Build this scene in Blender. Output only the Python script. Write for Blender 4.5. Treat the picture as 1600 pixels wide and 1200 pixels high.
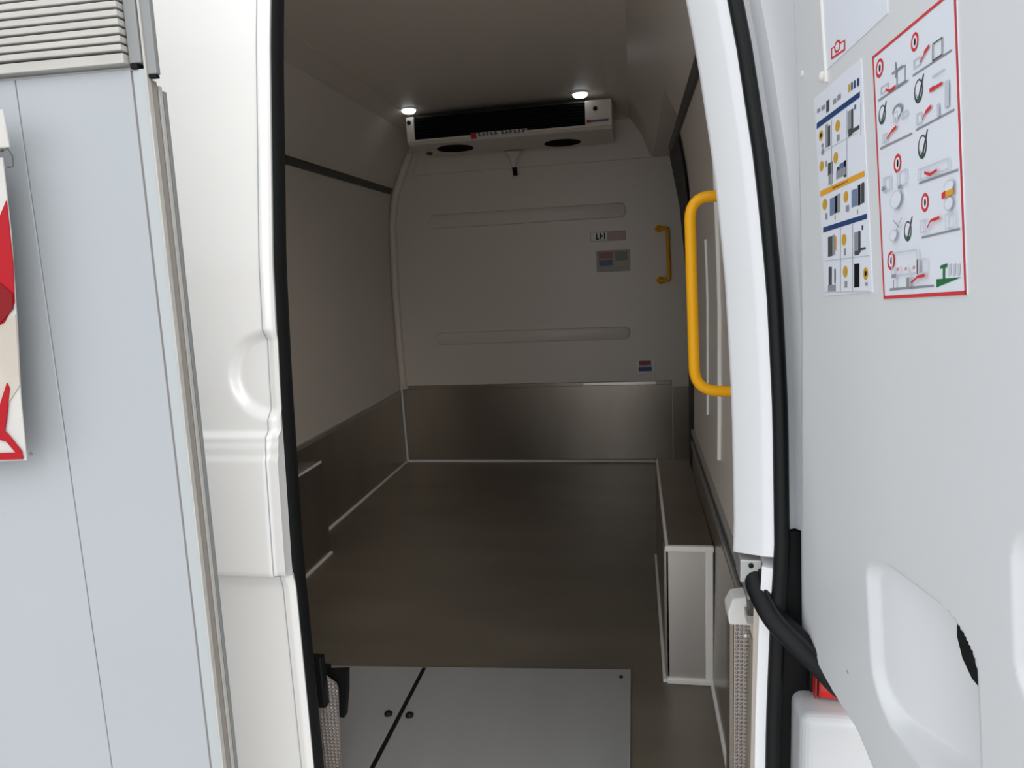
import bpy, bmesh, math, random
from mathutils import Vector, Matrix

for o in list(bpy.data.objects): bpy.data.objects.remove(o)
scene = bpy.context.scene
COL = scene.collection
random.seed(7)

# ------------------------------------------------------------------ camera
# van frame: X right, Y forward into the van, Z up, van floor at Z = 0
EYE = Vector((0, 0, 1.065))
cd = bpy.data.cameras.new('camera'); cam = bpy.data.objects.new('camera', cd); COL.objects.link(cam)
cd.sensor_width = 36; cd.sensor_fit = 'HORIZONTAL'; cd.lens = 24.0; cd.clip_start = .02
cam.matrix_world = Matrix.Translation(EYE) @ Matrix(([[0.983539, 0.020145, 0.179572], [0.173668, 0.169121, -0.970174], [-0.049914, 0.985389, 0.162839]])).to_4x4()
scene.camera = cam

# ------------------------------------------------------------------ light
world = bpy.data.worlds.new('overcast_sky'); scene.world = world; world.use_nodes = True
bg = world.node_tree.nodes['Background']
bg.inputs[0].default_value = (0.93, 0.965, 1.0, 1); bg.inputs[1].default_value = 1.0
sd = bpy.data.lights.new('sun', 'SUN'); sun = bpy.data.objects.new('sun', sd); COL.objects.link(sun)
sd.energy = 1.2; sd.angle = math.radians(45); sd.color = (1, .97, .93)
sun.rotation_euler = Vector((.80, -1.0, .75)).to_track_quat('Z', 'Y').to_euler(); sun.location = (2, -3, 5)
vs = scene.view_settings
vs.view_transform = 'Standard'; vs.look = 'None'; vs.gamma = 1; vs.use_curve_mapping = False
vs.exposure = 0.70

# ------------------------------------------------------------------ materials
MATS = {}
def mat(name, col, rough=.5, metal=0., noise=0., nscale=8., stretch=(1,1,1), bump=0., bscale=60., coat=0., emit=None, spec=.5, checker=False):
    m = bpy.data.materials.new(name); m.use_nodes = True
    nt = m.node_tree; b = nt.nodes['Principled BSDF']
    b.inputs['Base Color'].default_value = (*col, 1); b.inputs['Roughness'].default_value = rough
    b.inputs['Metallic'].default_value = metal; b.inputs['Coat Weight'].default_value = coat
    b.inputs['Specular IOR Level'].default_value = spec
    tc = nt.nodes.new('ShaderNodeTexCoord'); mp = nt.nodes.new('ShaderNodeMapping')
    geo = nt.nodes.new('ShaderNodeNewGeometry')
    mp.inputs['Scale'].default_value = stretch; nt.links.new(geo.outputs['Position'], mp.inputs[0])
    if noise:
        n = nt.nodes.new('ShaderNodeTexNoise'); n.inputs['Scale'].default_value = nscale; n.inputs['Detail'].default_value = 6
        nt.links.new(mp.outputs[0], n.inputs['Vector'])
        r = nt.nodes.new('ShaderNodeValToRGB')
        r.color_ramp.elements[0].position = .3; r.color_ramp.elements[1].position = .7
        r.color_ramp.elements[0].color = (*[c*(1-noise) for c in col], 1)
        r.color_ramp.elements[1].color = (*[min(1, c*(1+noise)) for c in col], 1)
        nt.links.new(n.outputs[0], r.inputs[0]); nt.links.new(r.outputs[0], b.inputs['Base Color'])
    if bump:
        n2 = nt.nodes.new('ShaderNodeTexNoise'); n2.inputs['Scale'].default_value = bscale; n2.inputs['Detail'].default_value = 3
        nt.links.new(mp.outputs[0], n2.inputs['Vector'])
        bp = nt.nodes.new('ShaderNodeBump'); bp.inputs['Strength'].default_value = bump; bp.inputs['Distance'].default_value = .002
        nt.links.new(n2.outputs[0], bp.inputs['Height']); nt.links.new(bp.outputs[0], b.inputs['Normal'])
    if checker:   # raised five-bar tread pattern
        v = nt.nodes.new('ShaderNodeTexVoronoi'); v.inputs['Scale'].default_value = 135; v.inputs['Randomness'].default_value = .12
        nt.links.new(geo.outputs['Position'], v.inputs['Vector'])
        rr = nt.nodes.new('ShaderNodeMapRange'); rr.inputs['From Min'].default_value = .25; rr.inputs['From Max'].default_value = .42
        rr.inputs['To Min'].default_value = 1; rr.inputs['To Max'].default_value = 0
        nt.links.new(v.outputs['Distance'], rr.inputs[0])
        bp = nt.nodes.new('ShaderNodeBump'); bp.inputs['Strength'].default_value = .9; bp.inputs['Distance'].default_value = .004
        nt.links.new(rr.outputs[0], bp.inputs['Height']); nt.links.new(bp.outputs[0], b.inputs['Normal'])
    if emit:
        b.inputs['Emission Color'].default_value = (*emit[0], 1); b.inputs['Emission Strength'].default_value = emit[1]
    MATS[name] = m
    return m
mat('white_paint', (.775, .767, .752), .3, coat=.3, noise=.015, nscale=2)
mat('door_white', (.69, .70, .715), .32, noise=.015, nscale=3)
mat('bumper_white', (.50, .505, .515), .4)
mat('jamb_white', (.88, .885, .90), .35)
mat('grey_board', (.335, .356, .377), .45, noise=.02, nscale=3)
mat('edge_trim', (.36, .385, .40), .42)
mat('taupe_trim', (.25, .225, .205), .55)
mat('post_grey', (.21, .215, .215), .5)
mat('off_white', (.40, .39, .365), .55, noise=.08, nscale=14, stretch=(1, 1, 6))
mat('liner_white', (.74, .665, .585), .38, noise=.02, nscale=2.5)
mat('ceiling_white', (.74, .665, .585), .45, noise=.02, nscale=2)
mat('rib_white', (.74, .67, .595), .4)
mat('bead_white', (.78, .76, .72), .5)
mat('rail_dark', (.06, .055, .05), .5)
mat('rail_alu', (.42, .41, .39), .42, metal=.6)
mat('steel', (.36, .312, .262), .30, metal=.85, noise=.10, nscale=4, stretch=(1, 1, .35))
mat('steel_lip', (.62, .61, .59), .3, metal=.8)
mat('box_alu', (.60, .565, .53), .42, metal=.75, noise=.08, nscale=6, stretch=(1, 1, .3))
mat('floor_resin', (.15, .125, .095), .30, noise=.16, nscale=3.2, stretch=(.6, 1.6, 1))
mat('ramp_alu', (.50, .50, .50), .40, metal=.5, noise=.05, nscale=9, stretch=(1, .2, 1))
mat('checker_alu', (.50, .45, .42), .42, metal=.7, checker=True)
mat('rubber', (.006, .0065, .007), .45, spec=.25)
mat('black_plastic', (.004, .004, .0045), .5, spec=.2)
mat('black', (.006, .006, .007), .6, spec=.15)
mat('grille_black', (.003, .003, .003), .7, spec=.05)
mat('yellow_paint', (.86, .40, .003), .4, spec=.3)
mat('zinc', (.55, .55, .54), .4, metal=.8)
mat('bolt_black', (.008, .008, .008), .5, spec=.2)
mat('lamp_lens', (.9, .9, .9), .3, emit=((.86, .93, 1.0), 1.6))
mat('red_lens', (.62, .004, .004), .12, coat=.6)
mat('evap_white', (.74, .67, .59), .4)
mat('asphalt', (.46, .45, .44), .85, noise=.2, nscale=30, bump=.4, bscale=200)
mat('sheet', (.76, .79, .86), .35)
for n, c in dict(grey=(.27, .29, .32), dark=(.06, .065, .075), pale=(.55, .58, .64), navy=(.012, .05, .16), orange=(.78, .36, .03), yellow=(.62, .34, .02),
                 blue=(.10, .16, .32), steelblue=(.16, .22, .36), red=(.62, .045, .05), rose=(.60, .25, .28), green=(.02, .16, .05), maroon=(.30, .02, .02)).items():
    mat(n, c, .4)
mat('banner_pink', (.50, .36, .32), .5)
mat('rose_dim', (.34, .13, .13), .5)
mat('olive', (.22, .23, .18), .5)
mat('print_red', (.42, .03, .03), .5)
mat('print_dark', (.12, .12, .17), .5)
mat('banner_red', (.33, .004, .010), .6, spec=.2)
mat('banner_deep', (.17, .003, .006), .6, spec=.2)
mat('banner_cream', (.42, .375, .325), .6, noise=.12, nscale=9)
mat('banner_white', (.48, .465, .445), .6, noise=.05, nscale=20)

# ------------------------------------------------------------------ helpers
ORIG = {}
def link(name, V, F, m, parent=None, smooth=False, midx=None, bevel=0., seg=2, base=None):
    """One mesh object from world-space vertices."""
    V = [Vector(v) for v in V]
    if parent is not None: org = ORIG[parent.name]
    elif base is not None: org = Vector(base)
    else:
        xs = [v.x for v in V]; ys = [v.y for v in V]; zs = [v.z for v in V]
        org = Vector(((min(xs)+max(xs))/2, (min(ys)+max(ys))/2, min(zs)))
    me = bpy.data.meshes.new(name); me.from_pydata([tuple(v-org) for v in V], [], F)
    for n in ([m] if isinstance(m, str) else m): me.materials.append(MATS[n])
    if midx: me.polygons.foreach_set('material_index', midx)
    bm = bmesh.new(); bm.from_mesh(me); bmesh.ops.recalc_face_normals(bm, faces=bm.faces); bm.to_mesh(me); bm.free()
    if smooth: me.polygons.foreach_set('use_smooth', [True]*len(me.polygons))
    o = bpy.data.objects.new(name, me); COL.objects.link(o)
    ORIG[o.name] = org
    if parent is not None: o.parent = parent
    else: o.location = org
    if bevel:
        md = o.modifiers.new('bevel', 'BEVEL'); md.width = bevel; md.segments = seg; md.limit_method = 'ANGLE'
    if smooth:
        try: me.set_sharp_from_angle(angle=math.radians(40))
        except Exception: pass
    return o
def thing(name, label, cat, loc, group=None, kind=None):
    o = bpy.data.objects.new(name, None); COL.objects.link(o); o.location = loc; o.empty_display_size = .05
    ORIG[o.name] = Vector(loc); tag(o, label, cat, group, kind); return o
def tag(o, label, cat=None, group=None, kind=None):
    o['label'] = label
    if cat: o['category'] = cat
    if group: o['group'] = group
    if kind: o['kind'] = kind
    return o
BF = [(0,1,2,3), (7,6,5,4), (0,4,5,1), (1,5,6,2), (2,6,7,3), (3,7,4,0)]
def boxv(x0, x1, y0, y1, z0, z1):
    return [(x0,y0,z0), (x1,y0,z0), (x1,y1,z0), (x0,y1,z0), (x0,y0,z1), (x1,y0,z1), (x1,y1,z1), (x0,y1,z1)]
def box(name, x0, x1, y0, y1, z0, z1, m, parent=None, bevel=.002, **k):
    return link(name, boxv(x0,x1,y0,y1,z0,z1), BF, m, parent, bevel=bevel, **k)
def loft(name, rings, m, parent=None, closed=True, caps=True, **k):
    n = len(rings[0]); V = [p for r in rings for p in r]; F = []
    for i in range(len(rings)-1):
        for j in range(n if closed else n-1):
            a = i*n+j; b = i*n+(j+1) % n; F.append((a, b, b+n, a+n))
    if caps and closed: F.append(tuple(range(n))); F.append(tuple(range((len(rings)-1)*n, len(rings)*n)))
    return link(name, V, F, m, parent, **k)
def frames(pts):
    P = [Vector(p) for p in pts]; T = []
    for i in range(len(P)): T.append((P[min(i+1, len(P)-1)]-P[max(i-1, 0)]).normalized())
    up = Vector((0,0,1)) if abs(T[0].z) < .9 else Vector((0,1,0))
    a = T[0].cross(up).normalized(); out = []
    for p, t in zip(P, T):
        a = (a-t*a.dot(t)).normalized(); out.append((p, a, t.cross(a)))
    return out
def tube(name, pts, r, m, parent=None, seg=14, r2=None, **k):
    rings = []
    for p, a, b in frames(pts):
        rings.append([p+a*r*math.cos(2*math.pi*i/seg)+b*(r2 or r)*math.sin(2*math.pi*i/seg) for i in range(seg)])
    return loft(name, rings, m, parent, smooth=True, **k)
def smoothpath(pts, n=8):
    P = [Vector(p) for p in pts]; P = [P[0]*2-P[1]]+P+[P[-1]*2-P[-2]]; out = []
    for i in range(1, len(P)-2):
        for k in range(n):
            t = k/n; a, b, c, d = P[i-1:i+3]
            out.append(.5*((2*b)+(c-a)*t+(2*a-5*b+4*c-d)*t*t+(3*b-a-3*c+d)*t**3))
    out.append(P[-2]); return out
def lathe(name, c, axis, prof, m, parent=None, seg=24, **k):
    """prof: (radius, height along axis) pairs"""
    ax = Vector(axis).normalized(); a = ax.orthogonal().normalized(); b = ax.cross(a); c = Vector(c)
    rings = [[c+ax*h+(a*math.cos(2*math.pi*i/seg)+b*math.sin(2*math.pi*i/seg))*max(r, 1e-4) for i in range(seg)] for r, h in prof]
    return loft(name, rings, m, parent, smooth=True, **k)
def lerp(x, tab):
    if x <= tab[0][0]: return tab[0][1]
    for (a, b), (c, d) in zip(tab, tab[1:]):
        if x <= c: return b+(d-b)*(x-a)/(c-a)
    return tab[-1][1]
def sm(a, b, x):
    t = min(1, max(0, (x-a)/(b-a))); return t*t*(3-2*t)
def frange(a, b, n): return [a+(b-a)*i/n for i in range(n+1)]

MID = -.575                       # centre plane of the van
YP = 3.69                         # front partition
REAR = [(-.7, .972), (0, .975), (.6, .985), (.9, 1.008), (1.1, 1.030), (1.45, 1.094), (1.95, 1.21)]
def rear(z): return lerp(z, REAR)
PROF = [(-1.33, 0), (-1.334, .3), (-1.338, .7), (-1.338, 1.0), (-1.325, 1.35), (-1.30, 1.5), (-1.245, 1.62), (-1.185, 1.74), (-1.14, 1.80)]
def wall_x(z): return lerp(z, [(b, a) for a, b in PROF])
def rwall_x(z): return 2*MID-wall_x(z)

# ================================================================== SETTING
# ground outside
g = link('ground', [(-14,-14,-.72), (14,-14,-.72), (14,14,-.72), (-14,14,-.72)], [(0,1,2,3)], 'asphalt')
tag(g, 'light grey concrete yard surface under the van', 'ground', kind='structure')
# floor
fl = box('floor', -1.42, .36, 1.0, 3.80, -.08, 0, 'floor_resin', bevel=0)
tag(fl, 'dark brown grey resin load floor of the refrigerated van', 'floor', kind='structure')
tube('sealing_bead', [(-1.325, YP-.012, .004), (.25, YP-.012, .004)], .009, 'bead_white', fl, 8)
tube('sealing_bead', [(-1.322, 2.41, .004), (-1.322, YP-.012, .004)], .008, 'bead_white', fl, 8)
tube('sealing_bead', [(.176, 1.14, .004), (.176, 1.64, .004)], .007, 'bead_white', fl, 8)
# left wall: liner following the tumblehome
def wall_strip(name, xs, y0, y1, z0, z1, thick, m, sgn, parent=None, n=24, off=0., **k):
    rings = []
    for z in frange(z0, z1, n):
        x = xs(z)-sgn*off
        rings.append([(x, y0, z), (x, y1, z), (x+sgn*thick, y1, z), (x+sgn*thick, y0, z)])
    return loft(name, rings, m, parent, **k)
wl = wall_strip('wall_left', wall_x, 1.08, 3.80, 0, 1.80, .10, 'liner_white', -1, smooth=True)
tag(wl, 'white moulded side wall liner on the left inside the van', 'wall', kind='structure')
wall_strip('kick_plate', wall_x, 1.12, YP, .004, .405, .004, 'steel', -1, wl, 8, .004)
wall_strip('lower_rail', wall_x, 1.12, YP-.03, .405, .422, .012, 'rail_alu', -1, wl, 2, .012)
wall_strip('upper_rail', wall_x, 1.12, YP-.05, 1.508, 1.534, .010, 'rail_dark', -1, wl, 2, .010)
wall_strip('upper_rail_lip', wall_x, 1.12, YP-.05, 1.536, 1.542, .014, 'liner_white', -1, wl, 2, .014)
wall_strip('panel_joint', wall_x, 1.12, YP-.02, .766, .770, .0015, 'rib_white', -1, wl, 2, .0015)
# ceiling with coves
CE = [(-1.145, 1.80), (-1.10, 1.815), (-1.03, 1.832), (-.8, 1.838), (MID, 1.84)]
CE = CE+[(2*MID-a, b) for a, b in CE[-2::-1]]
rings = [[(a, y, b) for a, b in CE]+[(.08, y, 1.93), (-1.24, y, 1.93)] for y in (1.14, 3.80)]
ce = loft('ceiling', rings, 'ceiling_white', smooth=True)
tag(ce, 'white moulded ceiling liner of the van with coved edges', 'ceiling', kind='structure')
for s in (0, 1):
    x0, x1 = (-1.052, -1.034) if s == 0 else (2*MID+1.034, 2*MID+1.052)
    box('ceiling_seam', x0, x1, 1.2, YP, 1.826, 1.8312, 'rib_white', ce, .001)
# front partition
OUT = [(-1.36, -.02), (-1.36, 1.2), (-1.345, 1.45), (-1.28, 1.62), (-1.2, 1.78), (-1.1, 1.86), (-.05, 1.86), (.07, 1.78), (.16, 1.7), (.33, 1.6), (.33, -.02)]
wf = loft('wall_front', [[(a, y, b) for a, b in OUT] for y in (YP, YP+.08)], 'liner_white')
tag(wf, 'white moulded front bulkhead wall with pressed ribs behind the cooling unit', 'wall', kind='structure')
def rib(z0, z1, x0, x1):
    r = (z1-z0)/2; n = 8; pts = []
    for i in range(n+1): t = -math.pi/2+math.pi*i/n; pts.append((x1-r*.7+r*.7*math.cos(t), (z0+z1)/2+r*math.sin(t)))
    for i in range(n+1): t = math.pi/2+math.pi*i/n; pts.append((x0+r*.7+r*.7*math.cos(t), (z0+z1)/2+r*math.sin(t)))
    cx, cz = (x0+x1)/2, (z0+z1)/2
    f = lambda d: [(a-math.copysign(d, a-cx)*min(1, abs(a-cx)/.4), b-math.copysign(d, b-cz)*min(1, abs(b-cz)/.02)) for a, b in pts]
    loft('pressed_rib', [[(a, YP+.001, b) for a, b in pts], [(a, YP-.010, b) for a, b in f(.003)], [(a, YP-.014, b) for a, b in f(.010)]], 'rib_white', wf, smooth=True)
rib(1.312, 1.388, -1.098, -.036); rib(.676, .746, -1.103, -.028)
loft('upper_step', [[(-1.17, y, 1.60), (.10, y, 1.60), (.02, y, 1.80), (-1.10, y, 1.80)] for y in (YP-.012, YP+.01)], 'liner_white', wf, bevel=.006)
kp = box('kick_plate', -1.322, .185, YP-.005, YP+.001, .012, .428, 'steel', wf, 0)
box('kick_plate', .190, .285, YP-.004, YP+.001, .012, .415, 'steel', wf, 0)
lip = box('kick_plate_lip', -1.285, .185, YP-.012, YP+.001, .428, .448, 'steel', wf, .002)
box('bright_lip_cover', -.285, .10, YP-.0145, YP-.011, .430, .446, 'steel_lip', lip, .001)
tube('corner_bead', [(wall_x(z)+.010, YP-.010, z) for z in frange(.01, .43, 6)], .007, 'bead_white', wf, 8)
tube('corner_cove', [(wall_x(z)+.02, YP-.004, z) for z in frange(.43, 1.72, 20)], .022, 'liner_white', wf, 10)
# right wall: near panel, header and side door recess
YR = 2.30
wr = wall_strip('wall_right', rwall_x, 1.12, YR, 0, 1.80, .12, 'liner_white', 1, smooth=True)
tag(wr, 'glossy white side wall liner on the right inside the van', 'wall', kind='structure')
wall_strip('door_header', rwall_x, YR, 3.80, 1.60, 1.80, .14, 'liner_white', 1, wr, 6, smooth=True)
wall_strip('kick_plate', rwall_x, 1.12, YR, .004, .43, .004, 'steel', 1, wr, 6, .004)
wall_strip('lower_rail', rwall_x, 1.12, YR, .458, .472, .010, 'rail_alu', 1, wr, 2, .010)
wall_strip('lower_rail', rwall_x, 1.12, YR, .474, .500, .006, 'rail_dark', 1, wr, 2, .006)
wall_strip('lower_rail', rwall_x, 1.12, YR, .502, .512, .010, 'rail_alu', 1, wr, 2, .010)
wall_strip('upper_rail', rwall_x, 1.30, YR+.5, 1.478, 1.504, .010, 'rail_dark', 1, wr, 2, .010)
wall_strip('reflection_strip', rwall_x, 1.585, 1.597, .61, 1.30, .007, 'bead_white', 1, wr, 6, .007)  # both white strips stand in for bright reflections on the glossy liner
wall_strip('reflection_strip', rwall_x, 1.85, 1.862, .66, 1.12, .005, 'bead_white', 1, wr, 6, .005)
sdx = lambda z: lerp(z, [(0, .285), (.6, .283), (1.0, .275), (1.35, .245), (1.7, .18), (1.8, .14)])
sdoor = wall_strip('door_3', sdx, YR-.02, 3.80, 0, 1.72, .08, 'liner_white', 1, smooth=True)
tag(sdoor, 'recessed side loading door liner beside the front bulkhead', 'door', kind='structure')
loft('door_gasket', [[(sdx(z)-.012, 3.28-.22*sm(1.15, 1.5, z), z), (sdx(z)-.012, YP-.012, z), (sdx(z)+.02, YP-.012, z), (sdx(z)+.02, 3.28-.22*sm(1.15, 1.5, z), z)] for z in frange(.002, 1.70, 24)], 'rubber', sdoor)

# ------------------------------------------------------------------ rear frame (right jamb, seal, pillar)
SEAL = [(-.7, .175), (.37, .183), (.55, .188), (.65, .193), (.84, .191), (1.02, .184), (1.2, .170), (1.37, .149), (1.6, .112), (1.95, .04)]
sx = lambda z: lerp(z, SEAL)
def section(z, pts): return [(sx(z)+a, rear(z)+b, z) for a, b in pts]
JAMB = [(-.047, .075), (-.044, .066), (-.014, .026), (-.010, .020), (.002, .015), (.020, .024), (.030, .13), (-.034, .13)]
rings = [section(z, JAMB) for z in frange(.66, 1.93, 24)]
rings.insert(0, [(sx(.612)+a, rear(.612)+c, .612+.30*max(0, .075-c)) for a, c in JAMB])
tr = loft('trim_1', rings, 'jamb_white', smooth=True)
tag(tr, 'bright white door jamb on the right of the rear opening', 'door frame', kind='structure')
loft('lower_jamb', [section(z, [(-.003, .060), (-.0125, .022), (.002, .015), (.020, .024), (.030, .13), (.012, .13)]) for z in frange(-.12, .6118, 12)], 'jamb_white', tr, smooth=True)
se = loft('door_seal', [section(z, [(.001+.011+.011*math.cos(t), .012+.013*math.sin(t)) for t in frange(0, 2*math.pi*15/16, 15)]) for z in frange(-.12, 1.93, 40)], 'rubber', tr, smooth=True)
loft('body_pillar', [section(z, [(.016, .020), (.034, .030), (.046, .012), (.11, .02), (.11, .10), (.016, .10)]) for z in frange(.668, 1.95, 24)], 'door_white', tr, smooth=True)  # van white greyed in its colour for the shade beside the jamb
loft('light_surround', [section(z, [(.016, .018), (.16, .018), (.16, .10), (.016, .10)]) for z in frange(-.12, .666, 10)], 'black_plastic', tr)
br = box('striker_plate', sx(.6)-.040, sx(.6)-.008, 1.030, 1.075, .575, .6115, 'zinc', tr, .002)
lathe('screw', (sx(.6)-.024, 1.030, .603), (0,-1,0), [(.004, -.001), (.004, .002), (.002, .003)], 'bolt_black', br, 10)
cy = lambda z: lerp(z, [(.6, -.02), (.85, -.06), (1.1, -.10), (2, -.11)])
loft('sun_block_skin', [section(z, [(.110, .03), (.118, cy(z)), (.22, cy(z)), (.22, .10), (.110, .10)]) for z in frange(.43, 1.95, 16)], 'door_white', tr)  # added to block sun leaking behind the door; shade greyed into its white
box('body_side', .415, .44, 1.0, 3.9, -.45, 1.95, 'white_paint', tr, 0)
hd = link('trim_2', boxv(-1.40, .45, 1.13, 1.30, 1.765, 2.0), BF, 'white_paint')
tag(hd, 'white rear roof header above the load opening', 'door frame', kind='structure')
lj = link('trim_3', boxv(-1.55, -1.36, .99, 1.25, -.45, 1.95), BF, 'white_paint')
tag(lj, 'white left rear corner post of the van', 'door frame', kind='structure')
sl = box('sill', -1.55, .42, .985, 1.06, -.45, -.02, 'white_paint', lj, .01)

# ------------------------------------------------------------------ left rear door, closed
def bump(z):
    return .011*sm(.829, .817, z)+.003*sm(.812, .800, z)+.004*sm(.792, .779, z)-.023*sm(.590, .580, z)-.005*sm(.580, .555, z) if z < .84 else 0.
DC = (-.588, .918)
def skin(x, z):
    y = rear(z)-bump(z)
    d = math.hypot((x-DC[0]), (z-DC[1]))
    y += .014*sm(.076, .054, d)*(1-.7*sm(-.592, -.580, x))
    e = MID-.004-bump(z)*.55+.006*0 - x          # distance to the free edge
    y += .006*(1-sm(0, .012, e))-.0025*math.exp(-((e-.016)/.0022)**2)*0
    return y
XS = [-1.40, -1.25, -1.1, -1.0, -.92]+frange(-.86, -.70, 20)+frange(-.697, -.60, 40)+frange(-.598, -.575, 14)
ZS = frange(-.5, .5, 20)+frange(.51, .77, 60)+frange(.7725, 1.02, 100)+frange(1.07, 1.9, 40)
ex = lambda z: (bump(z)*.55 if z < .84 else 0)
V = []; F = []
for z in ZS:
    for x in XS: V.append((x+(ex(z) if x > -.6 else 0)*0, skin(x, z), z))
n = len(XS)
for i in range(len(ZS)-1):
    for j in range(n-1): F.append((i*n+j, i*n+j+1, (i+1)*n+j+1, (i+1)*n+j))
d1 = link('door_1', V, F, 'white_paint', smooth=True)
tag(d1, 'closed left rear van door with round handle dish and stepped pressings', 'door', kind='structure')
# folded edge flange, insulated core and gasket on the free edge
loft('edge_flange', [[(-.5755, skin(-.5755, z), z), (-.5765, skin(-.575, z)+.005, z), (-.578, max(rear(z)+.016, skin(-.575, z)+.008), z), (-.597, max(rear(z)+.026, skin(-.597, z)+.014, skin(-.575, z)+.014), z), (-.597, skin(-.597, z)+.009, z)] for z in ZS], 'white_paint', d1, smooth=True)
tube('edge_crease', [(-.5945, skin(-.5945, z)-.0002, z) for z in ZS], .0011, 'edge_trim', d1, 6)
loft('insulated_core', [[(-1.36, rear(z)+.03, z), (-.618, rear(z)+.045, z), (-.618, rear(z)+.105, z), (-1.36, rear(z)+.105, z)] for z in frange(-.03, 1.78, 20)], 'liner_white', d1)
loft('edge_gasket', [[(-.5905+.0145*math.cos(t)+.0015*math.cos(3*t), rear(z)+.044+.029*math.sin(t), z) for t in frange(0, 2*math.pi*17/18, 17)] for z in frange(-.05, 1.80, 30)], 'rubber', d1, smooth=True)

# ------------------------------------------------------------------ right rear door, swung open
P0 = Vector((.218, .970, .850)); UU = Vector((.103, -.992, .068)).normalized()
WW = Vector((-.059, .062, .996)); WW = (WW-UU*WW.dot(UU)).normalized(); NN = UU.cross(WW)   # NN: towards the van interior side (inner face)
def dpt(u, w, n=0.): return P0+UU*u+WW*w+NN*n
EDGE = [(-1.5, -.06), (-.36, -.056), (-.33, -.056), (-.192, -.033), (0, 0), (.132, .023), (.271, .042), (.372, .052), (.472, .058), (.9, .06)]
BOT = [(-.06, -.332), (-.025, -.339), (.011, -.349), (.067, -.359), (.137, -.366), (.20, -.40), (.235, -.50), (.25, -.80), (.251, -1.0)]
def pocket(u, w):
    # rounded pull recess, deepening towards the free edge of the door
    u0, u1, w0, w1, r = .192, .398, -.305, -.119, .060
    cu = min(max(u, u0+r), u1-r); cw = min(max(w, w0+r), w1-r*.62)
    d = math.hypot(u-cu, (w-cw)*(1 if w < cw else 1.6))-r
    a = sm(.0, -.014, d)
    return -a*(.009+.031*sm(.19, .33, u))
def swell(u, w):
    u0, u1, w0, w1, r = .446, .70, -.150, -.008, .035
    cu = min(max(u, u0+r), u1-r); cw = min(max(w, w0+r), w1-r)
    d = math.hypot(u-cu, w-cw)-r
    return -.010*sm(.0, -.009, d)
US = frange(0, .10, 12)+frange(.103, .48, 130)+frange(.50, .80, 12)
WS = frange(-.90, -.40, 14)+frange(-.394, .02, 160)+frange(.04, .95, 36)
V = []; F = []
def u_start(w):
    e = lerp(w, EDGE)
    if w < -.332:
        e = max(e, lerp(-w, [(-b, a) for a, b in BOT]))
    return e
for w in WS:
    e = u_start(w)
    for k, u in enumerate(US):
        uu = max(u, 0)*1.0
        t = (uu-0)/.80
        q = e+(.80-e)*t if uu > .15 and False else (e+(.11-e)*uu/.10 if uu <= .10 and e < .105 else max(uu, e))
        if uu <= .10 and e < .105: q = e+(.10-e)*(uu/.10)
        rnd = -.006*(1-sm(0, .010, q-e))
        V.append(dpt(q, w, pocket(q, w)+swell(q, w)+rnd))
n = len(US)
for i in range(len(WS)-1):
    for j in range(n-1): F.append((i*n+j, i*n+j+1, (i+1)*n+j+1, (i+1)*n+j))
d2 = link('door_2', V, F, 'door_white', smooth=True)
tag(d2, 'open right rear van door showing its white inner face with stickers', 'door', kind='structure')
rings = []
for w in WS:
    e = u_start(w)
    rings.append([dpt(e, w, -.0055), dpt(e+.003, w, -.022), dpt(e+.02, w, -.085), dpt(.80, w, -.085), dpt(.80, w, 0)])
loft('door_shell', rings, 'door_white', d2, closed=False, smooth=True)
link('pull_opening', [dpt(a, b, -.0365) for a, b in [(.304, -.134), (.301, -.172), (.309, -.190), (.323, -.202), (.345, -.207), (.374, -.205), (.374, -.132)]], [tuple(range(7))], 'black', d2)
lathe('drain_plug', dpt(.124, -.302, -.001), NN, [(.0026, 0), (.0026, .001), (.001, .0015)], 'grey', d2, 10)
lathe('liner_clip', dpt(.145, .402, -.001), NN, [(.006, 0), (.005, .003), (.002, .0045)], 'bead_white', d2, 14)
lathe('liner_clip', dpt(.085, .425, -.001), NN, [(.004, 0), (.004, .002), (.001, .003)], 'bead_white', d2, 14)
tube('liner_bead', [dpt(.158, .392, .0005), dpt(.157, .46, .0005), dpt(.156, .62, .0005)], .0022, 'bead_white', d2, 8)
hp = [dpt(lerp(w, EDGE)-.002-.024*math.sin(math.pi*(w+.03)/.29)**.6 if -.03 < w < .26 else lerp(w, EDGE), w, -.03) for w in frange(-.028, .258, 16)]
tube('hinge_cover', hp, .011, 'rubber', d2, 10)

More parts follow.
